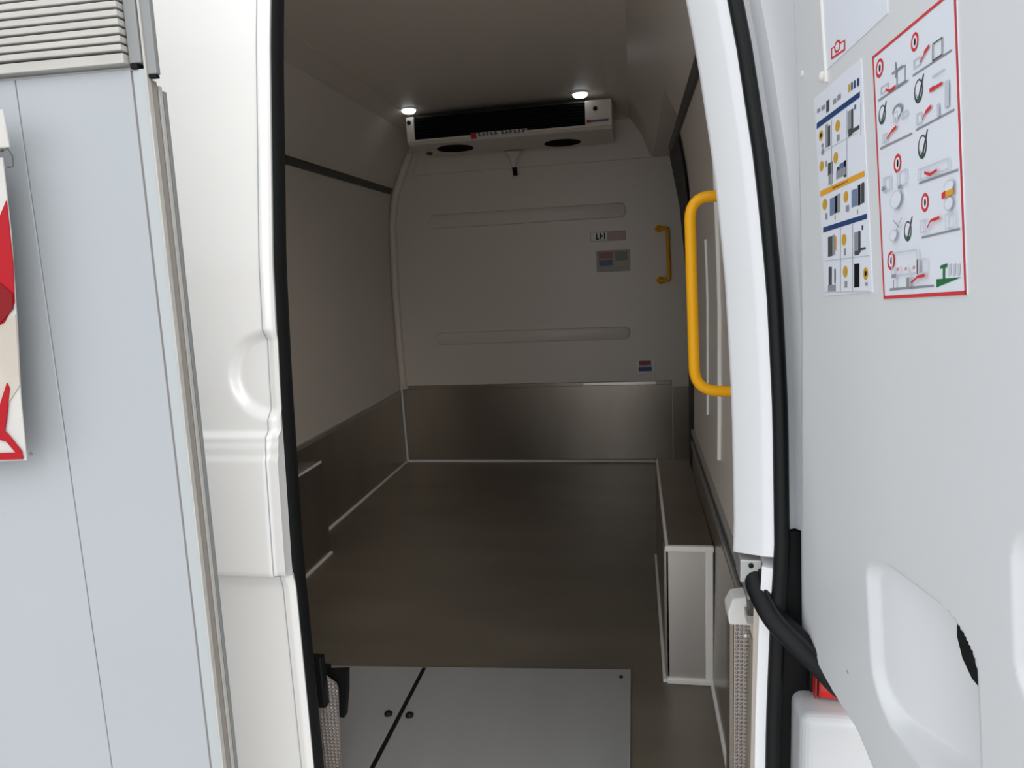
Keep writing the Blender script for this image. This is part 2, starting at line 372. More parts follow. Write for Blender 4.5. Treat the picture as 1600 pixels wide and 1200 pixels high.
# ================================================================== THINGS
# ---- wheel arch boxes
def wheel_box(label, x_in, x_w, y0, y1, h, sgn):
    t = thing('wheel_arch_box', label, 'wheel box', ((x_in+x_w)/2, (y0+y1)/2, 0), 'wheel arch boxes')
    xa, xb = sorted((x_in, x_w))
    box('top_plate', xa, xb, y0, y1, h-.004, h, 'steel', t, .001)
    box('side_plate', *(sorted((x_in, x_in-sgn*.004))), y0, y1, .002, h-.004, 'steel', t, 0)
    e = box('end_plate', xa+.004, xb-.002, y0-.003, y0+.002, .004, h-.004, 'box_alu', t, .001)
    xo = x_in-sgn*(-.0)
    b = .017
    box('edge_seal', xa-.003, xb+.001, y0-.008, y0+.006, h-.012, h+.003, 'bead_white', t, .003)
    box('edge_seal', *(sorted((x_w-sgn*.001, x_w-sgn*(.020)))), y0-.008, y0+.004, .0, h-.010, 'bead_white', t, .003)
    box('edge_seal', xa-.003, xb-.001, y0-.010, y0+.004, .0, .016, 'bead_white', t, .003)
    box('edge_seal', *(sorted((x_in-sgn*.002, x_in+sgn*.006))), y0, y1, h-.006, h+.003, 'bead_white', t, .002)
    box('edge_seal', *(sorted((x_in-sgn*.012, x_in+sgn*.002))), y0-.004, y1, .0, .010, 'bead_white', t, .002)
    if sgn > 0: box('tread_strip', x_in-.0015, x_in-.0055, y0+.008, y0+.05, .02, h-.012, 'checker_alu', t, 0)
    return t
wheel_box('brushed metal wheel arch box with white edge seals beside the right jamb', .064, .178, 1.65, 2.43, .37, 1)
wheel_box('dark metal wheel arch box on the left, mostly hidden by the closed door', -1.207, -1.328, 1.60, 2.385, .376, -1)
# ---- folding ramp plate on the floor
rp = thing('loading_ramp', 'two-leaf bare aluminium ramp plate lying flat on the van floor', 'ramp', (MID, 1.42, 0))
for a, b in ((-1.12, -.592), (-.580, -.030)):
    ya, yb = 1.679+.074*(a+.03), 1.679+.074*(b+.03)
    V = boxv(a, b, 1.10, 1.672, .001, .012)
    V = [(x, (1.679+.074*(x+.03)) if y > 1.5 else y, z) for x, y, z in V]
    link('ramp_leaf', V, BF, 'ramp_alu', rp, bevel=.002)
box('seam_strip', -.592, -.580, 1.105, 1.636, .001, .0085, 'rubber', rp, 0)
for x in (-.613, -.559): lathe('bolt', (x, 1.430, .0115), (0,0,1), [(.010, 0), (.010, .005), (.006, .009)], 'bolt_black', rp, 14)
lathe('bolt', (-.055, 1.640, .0115), (0,0,1), [(.005, 0), (.005, .003), (.003, .004)], 'bolt_black', rp, 12)
# ---- latch block and tread plate at the foot of the closed door
la = thing('door_latch', 'black latch block with L-shaped catch at the foot of the left door', 'latch', (-.575, 1.10, .20))
box('latch_block', -.622, -.589, 1.085, 1.104, .268, .372, 'black_plastic', la, .004)
link('tread_corner', [(x, y, z) for y in (1.110, 1.116) for x, z in [(-.628, .03), (-.592, .03), (-.5752, .293), (-.578, .303), (-.6105, .328), (-.612, .26)]],
     [tuple(range(6)), tuple(range(11, 5, -1))]+[(i, (i+1) % 6, 6+(i+1) % 6, 6+i) for i in range(6)], 'checker_alu', la)
link('catch', [(x, y, z) for y in (1.130, 1.146) for x, z in [(-.6057, .314), (-.563, .318), (-.567, .274), (-.5764, .219), (-.587, .219), (-.5845, .273), (-.600, .290)]],
     [tuple(range(7)), tuple(range(13, 6, -1))]+[(i, (i+1) % 7, 7+(i+1) % 7, 7+i) for i in range(7)], 'black_plastic', la)
box('latch_arm', -.625, -.6, 1.1165, 1.146, .29, .325, 'black_plastic', la, .003)
# ---- tread plate step on the right
st = thing('tread_step', 'tread plate corner post with white cap at the foot of the right jamb', 'step', (.175, 1.2, 0))
box('post_face', .1585, .200, 1.150, 1.156, .0, .4395, 'checker_alu', st, .001)
box('post_side', .1515, .1583, 1.150, 1.195, .0, .4395, 'steel', st, .001)
lathe('rivet', (.179, 1.150, .418), (0,-1,0), [(.0045, -.001), (.0045, .001), (.002, .003)], 'zinc', st, 12)
link('cap', [(.150, 1.146, .440), (.200, 1.146, .440), (.200, 1.20, .440), (.150, 1.20, .440), (.148, 1.148, .462), (.158, 1.16, .482), (.200, 1.16, .490), (.200, 1.20, .490), (.158, 1.20, .482), (.148, 1.20, .462), (.200, 1.146, .446)],
     [(0,1,2,3), (0,1,10,4), (4,10,6,5), (5,6,7,8), (5,8,9,4), (0,4,9,3), (1,2,7,6,10), (2,3,9,8,7)], 'bead_white', st, bevel=.003)
# ---- cable conduit between jamb and door
cp = smoothpath([(.174, 1.050, .592), (.177, 1.040, .582), (.180, 1.02, .566), (.196, .985, .540), (.226, .955, .516), (.252, .940, .494), (.268, .932, .478), (.287, .93, .464)], 6)
cn = thing('cable_conduit', 'thick black rubber cable conduit curving from jamb to open door', 'conduit', (.2, 1.0, .45))
tube('hose', cp, .0205, 'rubber', cn, 16, r2=.0155)
tube('hose_ridge', [p+Vector((.004, -.012, .010)) for p in cp[4:-6]], .004, 'rubber', cn, 8)
box('end_socket', .160, .190, 1.040, 1.066, .565, .588, 'black_plastic', cn, .004)
# ---- tail light and rear corner
tl = thing('tail_light', 'red tail light cluster glimpsed below the open door', 'tail light', (.29, .98, .42))
box('housing', .243, .345, .985, 1.0, .424, .478, 'black_plastic', tl, .004)
ln = link('lens', [(x, y, z) for z in (.424, .474) for x, y in [(.247, .986), (.252, .975), (.300, .969), (.335, .974), (.342, .986)]],
     [tuple(range(5)), tuple(range(9, 4, -1))]+[(i, (i+1) % 5, 5+(i+1) % 5, 5+i) for i in range(5)], 'red_lens', tl, bevel=.002)
for x in (.2475, .2525): box('lens_rib', x, x+.0022, .968, .980, .426, .472, 'maroon', ln, 0)
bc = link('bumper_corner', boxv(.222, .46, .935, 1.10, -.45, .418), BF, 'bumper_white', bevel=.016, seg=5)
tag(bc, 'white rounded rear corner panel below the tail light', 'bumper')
# ---- grab handles
def bend(pts, r, n=7):
    P = [Vector(p) for p in pts]; out = [P[0]]
    for a, b, c in zip(P, P[1:], P[2:]):
        p = b+(a-b).normalized()*r; q = b+(c-b).normalized()*r
        for i in range(n+1): t = i/n; out.append(p*(1-t)**2+b*2*t*(1-t)+q*t*t)
    out.append(P[-1]); return out
gh = thing('grab_handle', 'bright yellow bent-tube grab handle beside the white jamb', 'handle', (.14, 1.25, .83), 'yellow grab handles')
tube('grip_tube', bend([(.195, 1.25, 1.170), (.096, 1.25, 1.178), (.103, 1.25, .836), (.205, 1.25, .832)], .042), .0098, 'yellow_paint', gh, 18)
for z in (1.170, .832): lathe('flange', (rwall_x(z), 1.25, z), (-1,0,0), [(.024, -.003), (.024, .004), (.013, .006)], 'yellow_paint', gh, 20)
gh = thing('grab_handle', 'dim yellow grab handle on the far bulkhead wall beside the stickers', 'handle', (.15, YP-.03, .96), 'yellow grab handles')
tube('grip_tube', bend([(.128, YP-.006, 1.243), (.130, YP-.050, 1.243), (.170, YP-.050, 1.240), (.176, YP-.050, .982), (.136, YP-.050, .980), (.134, YP-.006, .980)], .010), .010, 'yellow_paint', gh, 14)
for x, z in ((.128, 1.243), (.134, .980)): lathe('flange', (x, YP, z), (0,-1,0), [(.020, 0), (.020, .004), (.012, .008)], 'yellow_paint', gh, 16)
# ---- cooling unit
ev = thing('evaporator_unit', 'slim white ceiling cooling unit with black grille and twin fans', 'cooling unit', (MID+.02, 3.45, 1.66))
EX0, EX1, EY = -1.045, -.085, 3.25
pr = [(EY+.02, 1.797), (EY, 1.795), (EY, 1.688), (EY+.012, 1.677), (3.55, 1.674), (3.64, 1.680), (YP-.014, 1.70), (YP-.014, 1.826), (EY+.16, 1.826)]
loft('housing', [[(x, y, z) for y, z in pr] for x in (EX0, EX1)], 'evap_white', ev, bevel=.004)
gr = box('grille', -1.005, -.205, EY-.004, EY+.006, 1.700, 1.795, 'grille_black', ev, .001)
for k in range(7): box('slat', -1.0, -.21, EY-.010, EY-.002, 1.706+k*.0128, 1.710+k*.0128, 'black', gr, 0)
for a, b in ((-1.045, -1.006), (-.204, -.085)):
    cpn = box('end_cap', a, b, EY-.008, EY+.01, 1.688, 1.802, 'evap_white', ev, .004)
box('front_rail', -1.006, -.204, EY-.007, EY+.006, 1.688, 1.699, 'evap_white', ev, .002)
link('top_hood', [(-1.0, EY-.004, 1.797), (-.21, EY-.004, 1.797), (-.21, EY+.1, 1.838), (-1.0, EY+.1, 1.838), (-1.0, EY+.1, 1.80), (-.21, EY+.1, 1.80)], [(0,1,2,3), (0,1,5,4), (0,3,4), (1,2,5), (2,3,4,5)], 'rail_dark', ev)
for x, z in ((-1.030, 1.778), (-.158, 1.765)): lathe('screw', (x, EY-.007, z), (0,-1,0), [(.010, 0), (.010, .003), (.006, .005)], 'bolt_black', ev, 14)
for cx_, cy_ in ((-.855, 3.41), (-.335, 3.50)):
    zf = 1.6735
    ax = Vector((0, 0, -1))
    fan = lathe('fan', (cx_, cy_, zf), ax, [(.090, -.008), (.090, .001), (.084, .002), (.080, -.0005), (.02, -.0005), (.001, -.0005)], 'grille_black', ev, 28)
    for k in range(5):
        t = 2*math.pi*k/5
        link('fan_blade', [(cx_+r*math.cos(t+s), cy_+r*math.sin(t+s), zf+.003-h) for r, s, h in [(.018, 0, .0035), (.078, .15, .0035), (.078, .85, .006), (.018, .5, .006)]], [(0,1,2,3)], 'grille_black', fan)
lathe('cable_gland', (-.985, 3.40, 1.663), (0,0,-1), [(.016, 0), (.016, .006), (.008, .012)], 'rail_dark', ev, 12)
fn = lathe('drain_funnel', (-.605, YP-.05, 1.672), (0, 0, -1), [(.050, 0), (.036, .015), (.018, .04), (.013, .075)], 'evap_white', ev, 16)
tube('drain_hose', [(-.604, YP-.05, 1.60), (-.601, YP-.048, 1.575), (-.600, YP-.045, 1.555)], .012, 'black', ev, 12)
# maker's plate: red block and illegible blue lettering
lg = box('maker_plate', -.735, -.470, EY-.0095, EY-.0065, 1.6885, 1.7065, 'evap_white', ev, 0)
box('red_block', -.735, -.708, EY-.0115, EY-.009, 1.680, 1.708, 'print_red', lg, 0)
x = -.700
for wdt in (5, 6):
    for k in range(wdt):
        box('letter_stroke', x, x+.010, EY-.0112, EY-.009, 1.690, 1.704 if k % 2 else 1.706, 'print_dark', lg, 0); box('letter_stroke', x+.010, x+.016, EY-.0112, EY-.009, 1.690+(k % 3)*.004, 1.694+(k % 3)*.004, 'print_dark', lg, 0)
        x += .0195
    x += .012
md = box('model_mark', -.198, -.100, EY-.0105, EY-.007, 1.708, 1.717, 'print_dark', ev, 0)
box('red_mark', -.198, -.180, EY-.0115, EY-.0095, 1.706, 1.719, 'print_red', md, 0)
# ---- ceiling lamps
for nm, (x, y) in (('left', (-1.018, 3.215)), ('right', (-.222, 3.225))):
    lp = thing('ceiling_lamp', 'small round lit ceiling lamp above the %s end of the cooling unit' % nm, 'lamp', (x, y, 1.80), 'lit ceiling lamps')
    lathe('bezel', (x, y, 1.840), (0,0,-1), [(.046, 0), (.046, .008), (.038, .012), (.001, .012)], 'evap_white', lp, 24)
    lathe('lens', (x, y, 1.828), (0,0,-1), [(.034, 0), (.032, .008), (.024, .014), (.012, .017), (.001, .018)], 'lamp_lens', lp, 24)
# ---- stickers on the bulkhead
def wall_sticker(label, x0, x1, z0, z1, m, marks, border=None):
    s = box('sticker', x0, x1, YP-.0022, YP, z0, z1, m, None, 0); tag(s, label, 'sticker', 'stickers on the bulkhead')
    for nm, mm, a, b, c, d in marks: box(nm, x0+(x1-x0)*a, x0+(x1-x0)*b, YP-.0032, YP-.002, z0+(z1-z0)*c, z0+(z1-z0)*d, mm, s, 0)
    return s
wall_sticker('wide sticker with pale lettered field and pinkish half, above the square one', -.225, -.040, 1.196, 1.246, 'banner_cream',
    [('white_field', 'bead_white', .02, .47, .06, .95), ('letter_stroke', 'print_dark', .17, .20, .25, .85), ('letter_stroke', 'print_dark', .17, .25, .2, .32), ('letter_stroke', 'print_dark', .28, .31, .2, .85), ('letter_stroke', 'print_dark', .31, .36, .45, .6), ('letter_stroke', 'print_dark', .39, .42, .2, .85),
     ('pink_field', 'banner_pink', .52, .98, .1, .9)])
wall_sticker('square multicoloured sticker with red, blue and green blocks near far handle', -.196, -.020, 1.036, 1.148, 'banner_cream',
    [('red_field', 'rose_dim', .08, .48, .62, .92), ('blue_field', 'navy', .08, .48, .30, .56), ('green_field', 'olive', .56, .92, .5, .92), ('text_line', 'grey', .1, .9, .10, .2)])
wall_sticker('small red and blue sticker just above the bulkhead kick plate', .004, .092, .492, .565, 'sheet',
    [('red_field', 'maroon', .12, .85, .55, .9), ('blue_field', 'navy', .08, .88, .12, .45)])
# ---- stickers on the open door
def door_sticker(label, corners, key, border=None):
    u0, u1, w0, w1 = corners
    V = [dpt(a, b, n) for n in (.0, .0008) for a, b in [(u0, w0), (u1, w0), (u1, w1), (u0, w1)]]
    s = link('sticker', V, [(0,1,2,3), (4,5,6,7), (0,1,5,4), (1,2,6,5), (2,3,7,6), (3,0,4,7)], 'sheet')
    tag(s, label, 'sticker', 'stickers on the open door')
    if border:
        t = border
        for a, b, c, d in ((u0, u1, w0, w0+t*1.3), (u0, u1, w1-t, w1), (u0, u0+t, w0, w1), (u1-t, u1, w0, w1)):
            link('red_border', [dpt(p, q, .0012) for p, q in [(a, c), (b, c), (b, d), (a, d)]], [(0,1,2,3)], 'red', s)
    lev = 0
    for grp, items in PRINTS[key].items():
        V = []; F = []; mi = []; names = []
        for i, (m, pts) in enumerate(items):
            pts = [(a, b) for a, b in pts]
            if m not in names: names.append(m)
            k = len(V); V += [dpt(a, b, .0011+.00003*i) for a, b in pts]; F.append(tuple(range(k, k+len(pts)))); mi.append(names.index(m))
        o = link(grp.split('#')[0], V, F, names, s, midx=mi)
        if grp in ('lift_drawing', 'grid_line', 'header_mark', 'green_emblem', 'bar_lettering'): o['kind'] = 'stuff'
    return s
PRINTS = {
 's1': {
  'header_mark': [
   ('grey',[(0.1274,0.3714),(0.1371,0.3713),(0.1365,0.3673),(0.1268,0.3673)]),
   ('grey',[(0.1409,0.3709),(0.1502,0.3709),(0.1496,0.3662),(0.1402,0.3662)]),
   ('dark',[(0.155,0.3722),(0.1632,0.3721),(0.1615,0.3604),(0.1533,0.3604)]),
   ('grey',[(0.1732,0.368),(0.1818,0.368),(0.1812,0.3635),(0.1726,0.3635)]),
   ('grey',[(0.1853,0.3689),(0.1937,0.3689),(0.193,0.3639),(0.1847,0.3639)]),
   ('yellow',[(0.2132,0.371),(0.2178,0.3709),(0.2169,0.3637),(0.2123,0.3637)]),
   ('navy',[(0.2201,0.3706),(0.2239,0.3706),(0.223,0.3634),(0.2192,0.3634)]),
   ('navy',[(0.2268,0.3702),(0.2306,0.3702),(0.2297,0.3631),(0.226,0.3631)]),
   ('navy',[(0.2342,0.3696),(0.2385,0.3696),(0.2377,0.3626),(0.2333,0.3626)]),
  ],
  'header_bar#1': [
   ('navy',[(0.1243,0.3573),(0.2385,0.3565),(0.2378,0.3512),(0.1233,0.3511)]),
  ],
  'header_bar#2': [
   ('orange',[(0.1237,0.2811),(0.2398,0.2802),(0.2392,0.2748),(0.1228,0.2747)]),
  ],
  'header_bar#3': [
   ('navy',[(0.1264,0.2391),(0.2409,0.2383),(0.2403,0.2334),(0.1255,0.2334)]),
  ],
  'bar_lettering': [
   ('dark',[(0.1592,0.2786),(0.2,0.2784),(0.1998,0.2765),(0.1589,0.2766)]),
  ],
  'warning_dot#4': [
   ('yellow',[(0.1407,0.3411),(0.1397,0.3387),(0.1377,0.3368),(0.1351,0.3358),(0.1324,0.3358),(0.13,0.3368),(0.1286,0.3387),(0.1283,0.3411),(0.1293,0.3435),(0.1313,0.3454),(0.134,0.3464),(0.1367,0.3464),(0.139,0.3453),(0.1404,0.3434)]),
   ('black',[(0.1376,0.3411),(0.1372,0.34),(0.1362,0.3392),(0.1349,0.3387),(0.1335,0.3387),(0.1323,0.3392),(0.1316,0.34),(0.1315,0.3411),(0.1319,0.3422),(0.1329,0.343),(0.1342,0.3435),(0.1356,0.3435),(0.1367,0.343),(0.1375,0.3422)]),
  ],
  'product_picture#5': [
   ('grey',[(0.1489,0.3485),(0.1562,0.3484),(0.1528,0.3245),(0.1454,0.3244)]),
   ('dark',[(0.1558,0.3453),(0.1621,0.3452),(0.1591,0.3241),(0.1528,0.324)]),
   ('grey',[(0.135,0.3311),(0.1407,0.3311),(0.1401,0.327),(0.1344,0.327)]),
  ],
  'warning_dot#6': [
   ('yellow',[(0.1874,0.3391),(0.1865,0.3366),(0.1846,0.3346),(0.182,0.3335),(0.1792,0.3335),(0.1769,0.3346),(0.1754,0.3366),(0.1752,0.3391),(0.1761,0.3416),(0.1781,0.3436),(0.1807,0.3447),(0.1835,0.3447),(0.1857,0.3436),(0.1872,0.3416)]),
  ],
  'product_picture#7': [
   ('grey',[(0.1784,0.3299),(0.1852,0.3298),(0.1844,0.3234),(0.1775,0.3234)]),
  ],
  'product_picture#8': [
   ('grey',[(0.2085,0.3458),(0.2147,0.3457),(0.2122,0.3255),(0.2059,0.3254)]),
   ('dark',[(0.2162,0.3455),(0.2216,0.3454),(0.2188,0.3223),(0.2134,0.3222)]),
   ('dark',[(0.2078,0.3281),(0.2172,0.328),(0.2163,0.3207),(0.2069,0.3207)]),
   ('dark',[(0.2184,0.326),(0.2334,0.3259),(0.233,0.3223),(0.218,0.3223)]),
  ],
  'product_picture#9': [
   ('grey',[(0.1342,0.3256),(0.1418,0.3256),(0.1409,0.3194),(0.1333,0.3194)]),
  ],
  'product_picture#10': [
   ('blue',[(0.2241,0.3476),(0.2286,0.3475),(0.2281,0.3433),(0.2236,0.3433)]),
  ],
  'warning_dot#11': [
   ('yellow',[(0.1377,0.3077),(0.1367,0.3053),(0.1348,0.3033),(0.1321,0.3023),(0.1294,0.3023),(0.127,0.3033),(0.1256,0.3053),(0.1253,0.3077),(0.1263,0.3101),(0.1283,0.312),(0.131,0.3131),(0.1337,0.3131),(0.136,0.312),(0.1374,0.3101)]),
  ],
  'product_picture#12': [
   ('grey',[(0.1434,0.3108),(0.1472,0.3107),(0.1462,0.3039),(0.1425,0.3039)]),
   ('dark',[(0.1503,0.3065),(0.163,0.3063),(0.1611,0.293),(0.1484,0.2929)]),
   ('grey',[(0.1504,0.2939),(0.1612,0.2938),(0.1598,0.283),(0.1488,0.283)]),
  ],
  'warning_dot#13': [
   ('yellow',[(0.1779,0.3079),(0.177,0.3053),(0.1751,0.3033),(0.1725,0.3021),(0.1699,0.3021),(0.1677,0.3032),(0.1663,0.3053),(0.166,0.3079),(0.167,0.3105),(0.1689,0.3125),(0.1715,0.3137),(0.1741,0.3136),(0.1763,0.3125),(0.1776,0.3104)]),
  ],
  'product_picture#14': [
   ('blue',[(0.1812,0.2991),(0.1929,0.299),(0.1918,0.2907),(0.18,0.2906)]),
   ('black',[(0.193,0.2999),(0.1995,0.2998),(0.1974,0.2832),(0.1908,0.2831)]),
   ('grey',[(0.1718,0.2937),(0.197,0.2934),(0.196,0.2851),(0.1707,0.285)]),
   ('dark',[(0.1741,0.2973),(0.1809,0.2972),(0.1804,0.2933),(0.1735,0.2933)]),
  ],
  'warning_dot#15': [
   ('yellow',[(0.1417,0.264),(0.1406,0.2613),(0.1384,0.2591),(0.1355,0.2579),(0.1324,0.2579),(0.1298,0.2591),(0.1282,0.2613),(0.1279,0.2641),(0.129,0.2668),(0.1312,0.269),(0.1342,0.2702),(0.1372,0.2702),(0.1398,0.2689),(0.1414,0.2667)]),
  ],
  'product_picture#16': [
   ('steelblue',[(0.1504,0.2679),(0.1648,0.2677),(0.1623,0.2493),(0.1478,0.2492)]),
   ('black',[(0.1649,0.2682),(0.1719,0.2681),(0.1695,0.25),(0.1624,0.2499)]),
   ('grey',[(0.172,0.2691),(0.1789,0.269),(0.1764,0.2496),(0.1694,0.2496)]),
   ('grey',[(0.1353,0.2539),(0.141,0.2538),(0.14,0.2468),(0.1343,0.2468)]),
   ('yellow',[(0.1613,0.248),(0.1639,0.248),(0.1633,0.2432),(0.1606,0.2432)]),
  ],
  'warning_dot#17': [
   ('yellow',[(0.199,0.2627),(0.1981,0.2602),(0.1963,0.2582),(0.1938,0.257),(0.1911,0.257),(0.1889,0.2581),(0.1875,0.2602),(0.1872,0.2628),(0.1881,0.2653),(0.1901,0.2674),(0.1926,0.2685),(0.1952,0.2684),(0.1974,0.2673),(0.1988,0.2652)]),
  ],
  'product_picture#18': [
   ('steelblue',[(0.2081,0.2667),(0.222,0.2665),(0.22,0.2496),(0.206,0.2494)]),
   ('black',[(0.2238,0.269),(0.2298,0.2689),(0.2275,0.249),(0.2214,0.249)]),
   ('dark',[(0.2313,0.2695),(0.2386,0.2694),(0.2364,0.2498),(0.229,0.2497)]),
   ('grey',[(0.192,0.2536),(0.2001,0.2535),(0.1993,0.247),(0.1912,0.247)]),
   ('yellow',[(0.2188,0.2455),(0.221,0.2455),(0.2205,0.2411),(0.2182,0.2411)]),
  ],
  'product_picture#19': [
   ('dark',[(0.139,0.2267),(0.152,0.2265),(0.149,0.2047),(0.1359,0.2046)]),
   ('grey',[(0.1521,0.2274),(0.1593,0.2272),(0.1563,0.205),(0.149,0.2049)]),
   ('orange',[(0.1599,0.2251),(0.1626,0.225),(0.1606,0.2098),(0.1579,0.2098)]),
  ],
  'warning_dot#20': [
   ('yellow',[(0.1886,0.219),(0.1877,0.2164),(0.1858,0.2143),(0.1832,0.2132),(0.1805,0.2131),(0.1782,0.2143),(0.1768,0.2164),(0.1765,0.2191),(0.1775,0.2217),(0.1794,0.2238),(0.182,0.225),(0.1847,0.2249),(0.187,0.2238),(0.1884,0.2217)]),
  ],
  'product_picture#21': [
   ('grey',[(0.1814,0.2096),(0.1864,0.2096),(0.1855,0.2022),(0.1804,0.2022)]),
  ],
  'product_picture#22': [
   ('grey',[(0.2092,0.2234),(0.2169,0.2233),(0.2143,0.2013),(0.2065,0.2012)]),
   ('dark',[(0.2185,0.2236),(0.2245,0.2235),(0.222,0.2018),(0.2159,0.2017)]),
   ('dark',[(0.2084,0.2044),(0.2193,0.2043),(0.2187,0.1998),(0.2079,0.1998)]),
   ('dark',[(0.2225,0.2063),(0.2344,0.2062),(0.2341,0.2037),(0.2222,0.2037)]),
   ('navy',[(0.228,0.2282),(0.231,0.2282),(0.2305,0.2238),(0.2275,0.2238)]),
  ],
  'product_picture#23': [
   ('dark',[(0.1361,0.1929),(0.1455,0.1927),(0.1427,0.1726),(0.1333,0.1725)]),
   ('grey',[(0.1314,0.1726),(0.1537,0.1724),(0.1526,0.1638),(0.1301,0.1638)]),
   ('dark',[(0.1524,0.1896),(0.1561,0.1895),(0.1539,0.1739),(0.1503,0.1739)]),
  ],
  'warning_dot#24': [
   ('yellow',[(0.1876,0.1848),(0.1867,0.1822),(0.1848,0.1801),(0.1822,0.1789),(0.1795,0.1788),(0.1772,0.18),(0.1758,0.1822),(0.1755,0.1849),(0.1765,0.1876),(0.1784,0.1897),(0.181,0.1909),(0.1837,0.1908),(0.186,0.1896),(0.1874,0.1875)]),
  ],
  'product_picture#25': [
   ('grey',[(0.1786,0.1747),(0.1854,0.1746),(0.1845,0.1678),(0.1777,0.1677)]),
  ],
  'product_picture#26': [
   ('black',[(0.2053,0.1914),(0.2177,0.1911),(0.2149,0.1669),(0.2023,0.1667)]),
  ],
  'warning_dot#27': [
   ('yellow',[(0.2366,0.1797),(0.2358,0.177),(0.2341,0.1748),(0.2319,0.1735),(0.2295,0.1735),(0.2275,0.1747),(0.2263,0.177),(0.2261,0.1798),(0.2269,0.1826),(0.2287,0.1848),(0.2309,0.186),(0.2333,0.186),(0.2352,0.1847),(0.2364,0.1825)]),
   ('black',[(0.234,0.1798),(0.2336,0.1785),(0.2328,0.1775),(0.2317,0.177),(0.2305,0.177),(0.2295,0.1775),(0.2289,0.1785),(0.2287,0.1798),(0.2292,0.181),(0.23,0.182),(0.2311,0.1826),(0.2323,0.1826),(0.2333,0.182),(0.2339,0.181)]),
  ],
  'product_picture#28': [
   ('grey',[(0.2289,0.1709),(0.2348,0.1708),(0.2344,0.1676),(0.2286,0.1676)]),
  ],
  'grid_line': [
   ('pale',[(0.1299,0.3229),(0.2298,0.3203),(0.2297,0.3194),(0.1298,0.3218)]),
   ('pale',[(0.1277,0.2014),(0.242,0.1973),(0.2419,0.1963),(0.1276,0.2002)]),
   ('pale',[(0.1226,0.1654),(0.2396,0.1619),(0.2395,0.1609),(0.1224,0.1642)]),
   ('pale',[(0.1654,0.3495),(0.1671,0.3494),(0.1576,0.2803),(0.1558,0.2803)]),
   ('pale',[(0.2056,0.3486),(0.2072,0.3485),(0.1988,0.2819),(0.1972,0.2819)]),
   ('pale',[(0.2387,0.3463),(0.2402,0.3462),(0.2366,0.3154),(0.2351,0.3154)]),
   ('pale',[(0.1743,0.2338),(0.176,0.2337),(0.167,0.1648),(0.1652,0.1647)]),
   ('pale',[(0.2056,0.2331),(0.2072,0.233),(0.1988,0.1636),(0.1971,0.1636)]),
  ],
 },
 's2': {
  'prohibition_ring#29': [
   ('red',[(0.2888,0.3636),(0.2877,0.36),(0.2853,0.3572),(0.2821,0.3556),(0.2787,0.3555),(0.2758,0.3571),(0.2739,0.36),(0.2736,0.3636),(0.2747,0.3672),(0.2772,0.3701),(0.2804,0.3716),(0.2838,0.3715),(0.2866,0.3699),(0.2884,0.3671)]),
   ('sheet',[(0.2859,0.3636),(0.2853,0.3612),(0.2838,0.3594),(0.2818,0.3583),(0.2797,0.3583),(0.2779,0.3593),(0.2767,0.3612),(0.2765,0.3636),(0.2772,0.366),(0.2787,0.3678),(0.2808,0.3689),(0.2829,0.3688),(0.2846,0.3678),(0.2857,0.3659)]),
   ('black',[(0.2835,0.3634),(0.2832,0.362),(0.2825,0.3608),(0.2817,0.3601),(0.2809,0.3601),(0.2802,0.3608),(0.2798,0.362),(0.2797,0.3635),(0.2801,0.365),(0.2807,0.3662),(0.2816,0.3668),(0.2824,0.3668),(0.2831,0.3661),(0.2835,0.3649)]),
  ],
  'prohibition_ring#30': [
   ('red',[(0.3501,0.3626),(0.3493,0.3595),(0.3474,0.3569),(0.3448,0.3554),(0.3421,0.3554),(0.3397,0.3568),(0.3381,0.3594),(0.3378,0.3627),(0.3387,0.3659),(0.3407,0.3685),(0.3433,0.3699),(0.346,0.3698),(0.3483,0.3684),(0.3498,0.3658)]),
   ('sheet',[(0.3478,0.3626),(0.3473,0.3605),(0.3461,0.3588),(0.3445,0.3579),(0.3428,0.3579),(0.3413,0.3588),(0.3404,0.3605),(0.3402,0.3627),(0.3407,0.3648),(0.342,0.3665),(0.3436,0.3674),(0.3453,0.3674),(0.3467,0.3664),(0.3476,0.3647)]),
   ('black',[(0.3459,0.3625),(0.3456,0.3612),(0.3451,0.3601),(0.3444,0.3595),(0.3437,0.3595),(0.3432,0.3601),(0.3428,0.3612),(0.3428,0.3625),(0.3431,0.3639),(0.3436,0.365),(0.3442,0.3656),(0.3449,0.3656),(0.3455,0.365),(0.3458,0.3639)]),
  ],
  'prohibition_ring#31': [
   ('red',[(0.3134,0.2726),(0.3124,0.2691),(0.3102,0.2662),(0.3073,0.2646),(0.3042,0.2646),(0.3015,0.2662),(0.2997,0.2691),(0.2994,0.2727),(0.3004,0.2763),(0.3027,0.2791),(0.3057,0.2807),(0.3088,0.2806),(0.3114,0.279),(0.313,0.2761)]),
   ('sheet',[(0.3108,0.2726),(0.3102,0.2703),(0.3088,0.2684),(0.307,0.2674),(0.305,0.2673),(0.3034,0.2684),(0.3023,0.2703),(0.3021,0.2727),(0.3028,0.275),(0.3041,0.2769),(0.306,0.2779),(0.3079,0.2779),(0.3096,0.2768),(0.3106,0.275)]),
   ('black',[(0.3086,0.2726),(0.3083,0.2711),(0.3077,0.2699),(0.3069,0.2692),(0.3061,0.2692),(0.3055,0.2699),(0.3051,0.2711),(0.3051,0.2726),(0.3054,0.2741),(0.306,0.2753),(0.3067,0.2759),(0.3075,0.2759),(0.3082,0.2752),(0.3085,0.2741)]),
  ],
  'prohibition_ring#32': [
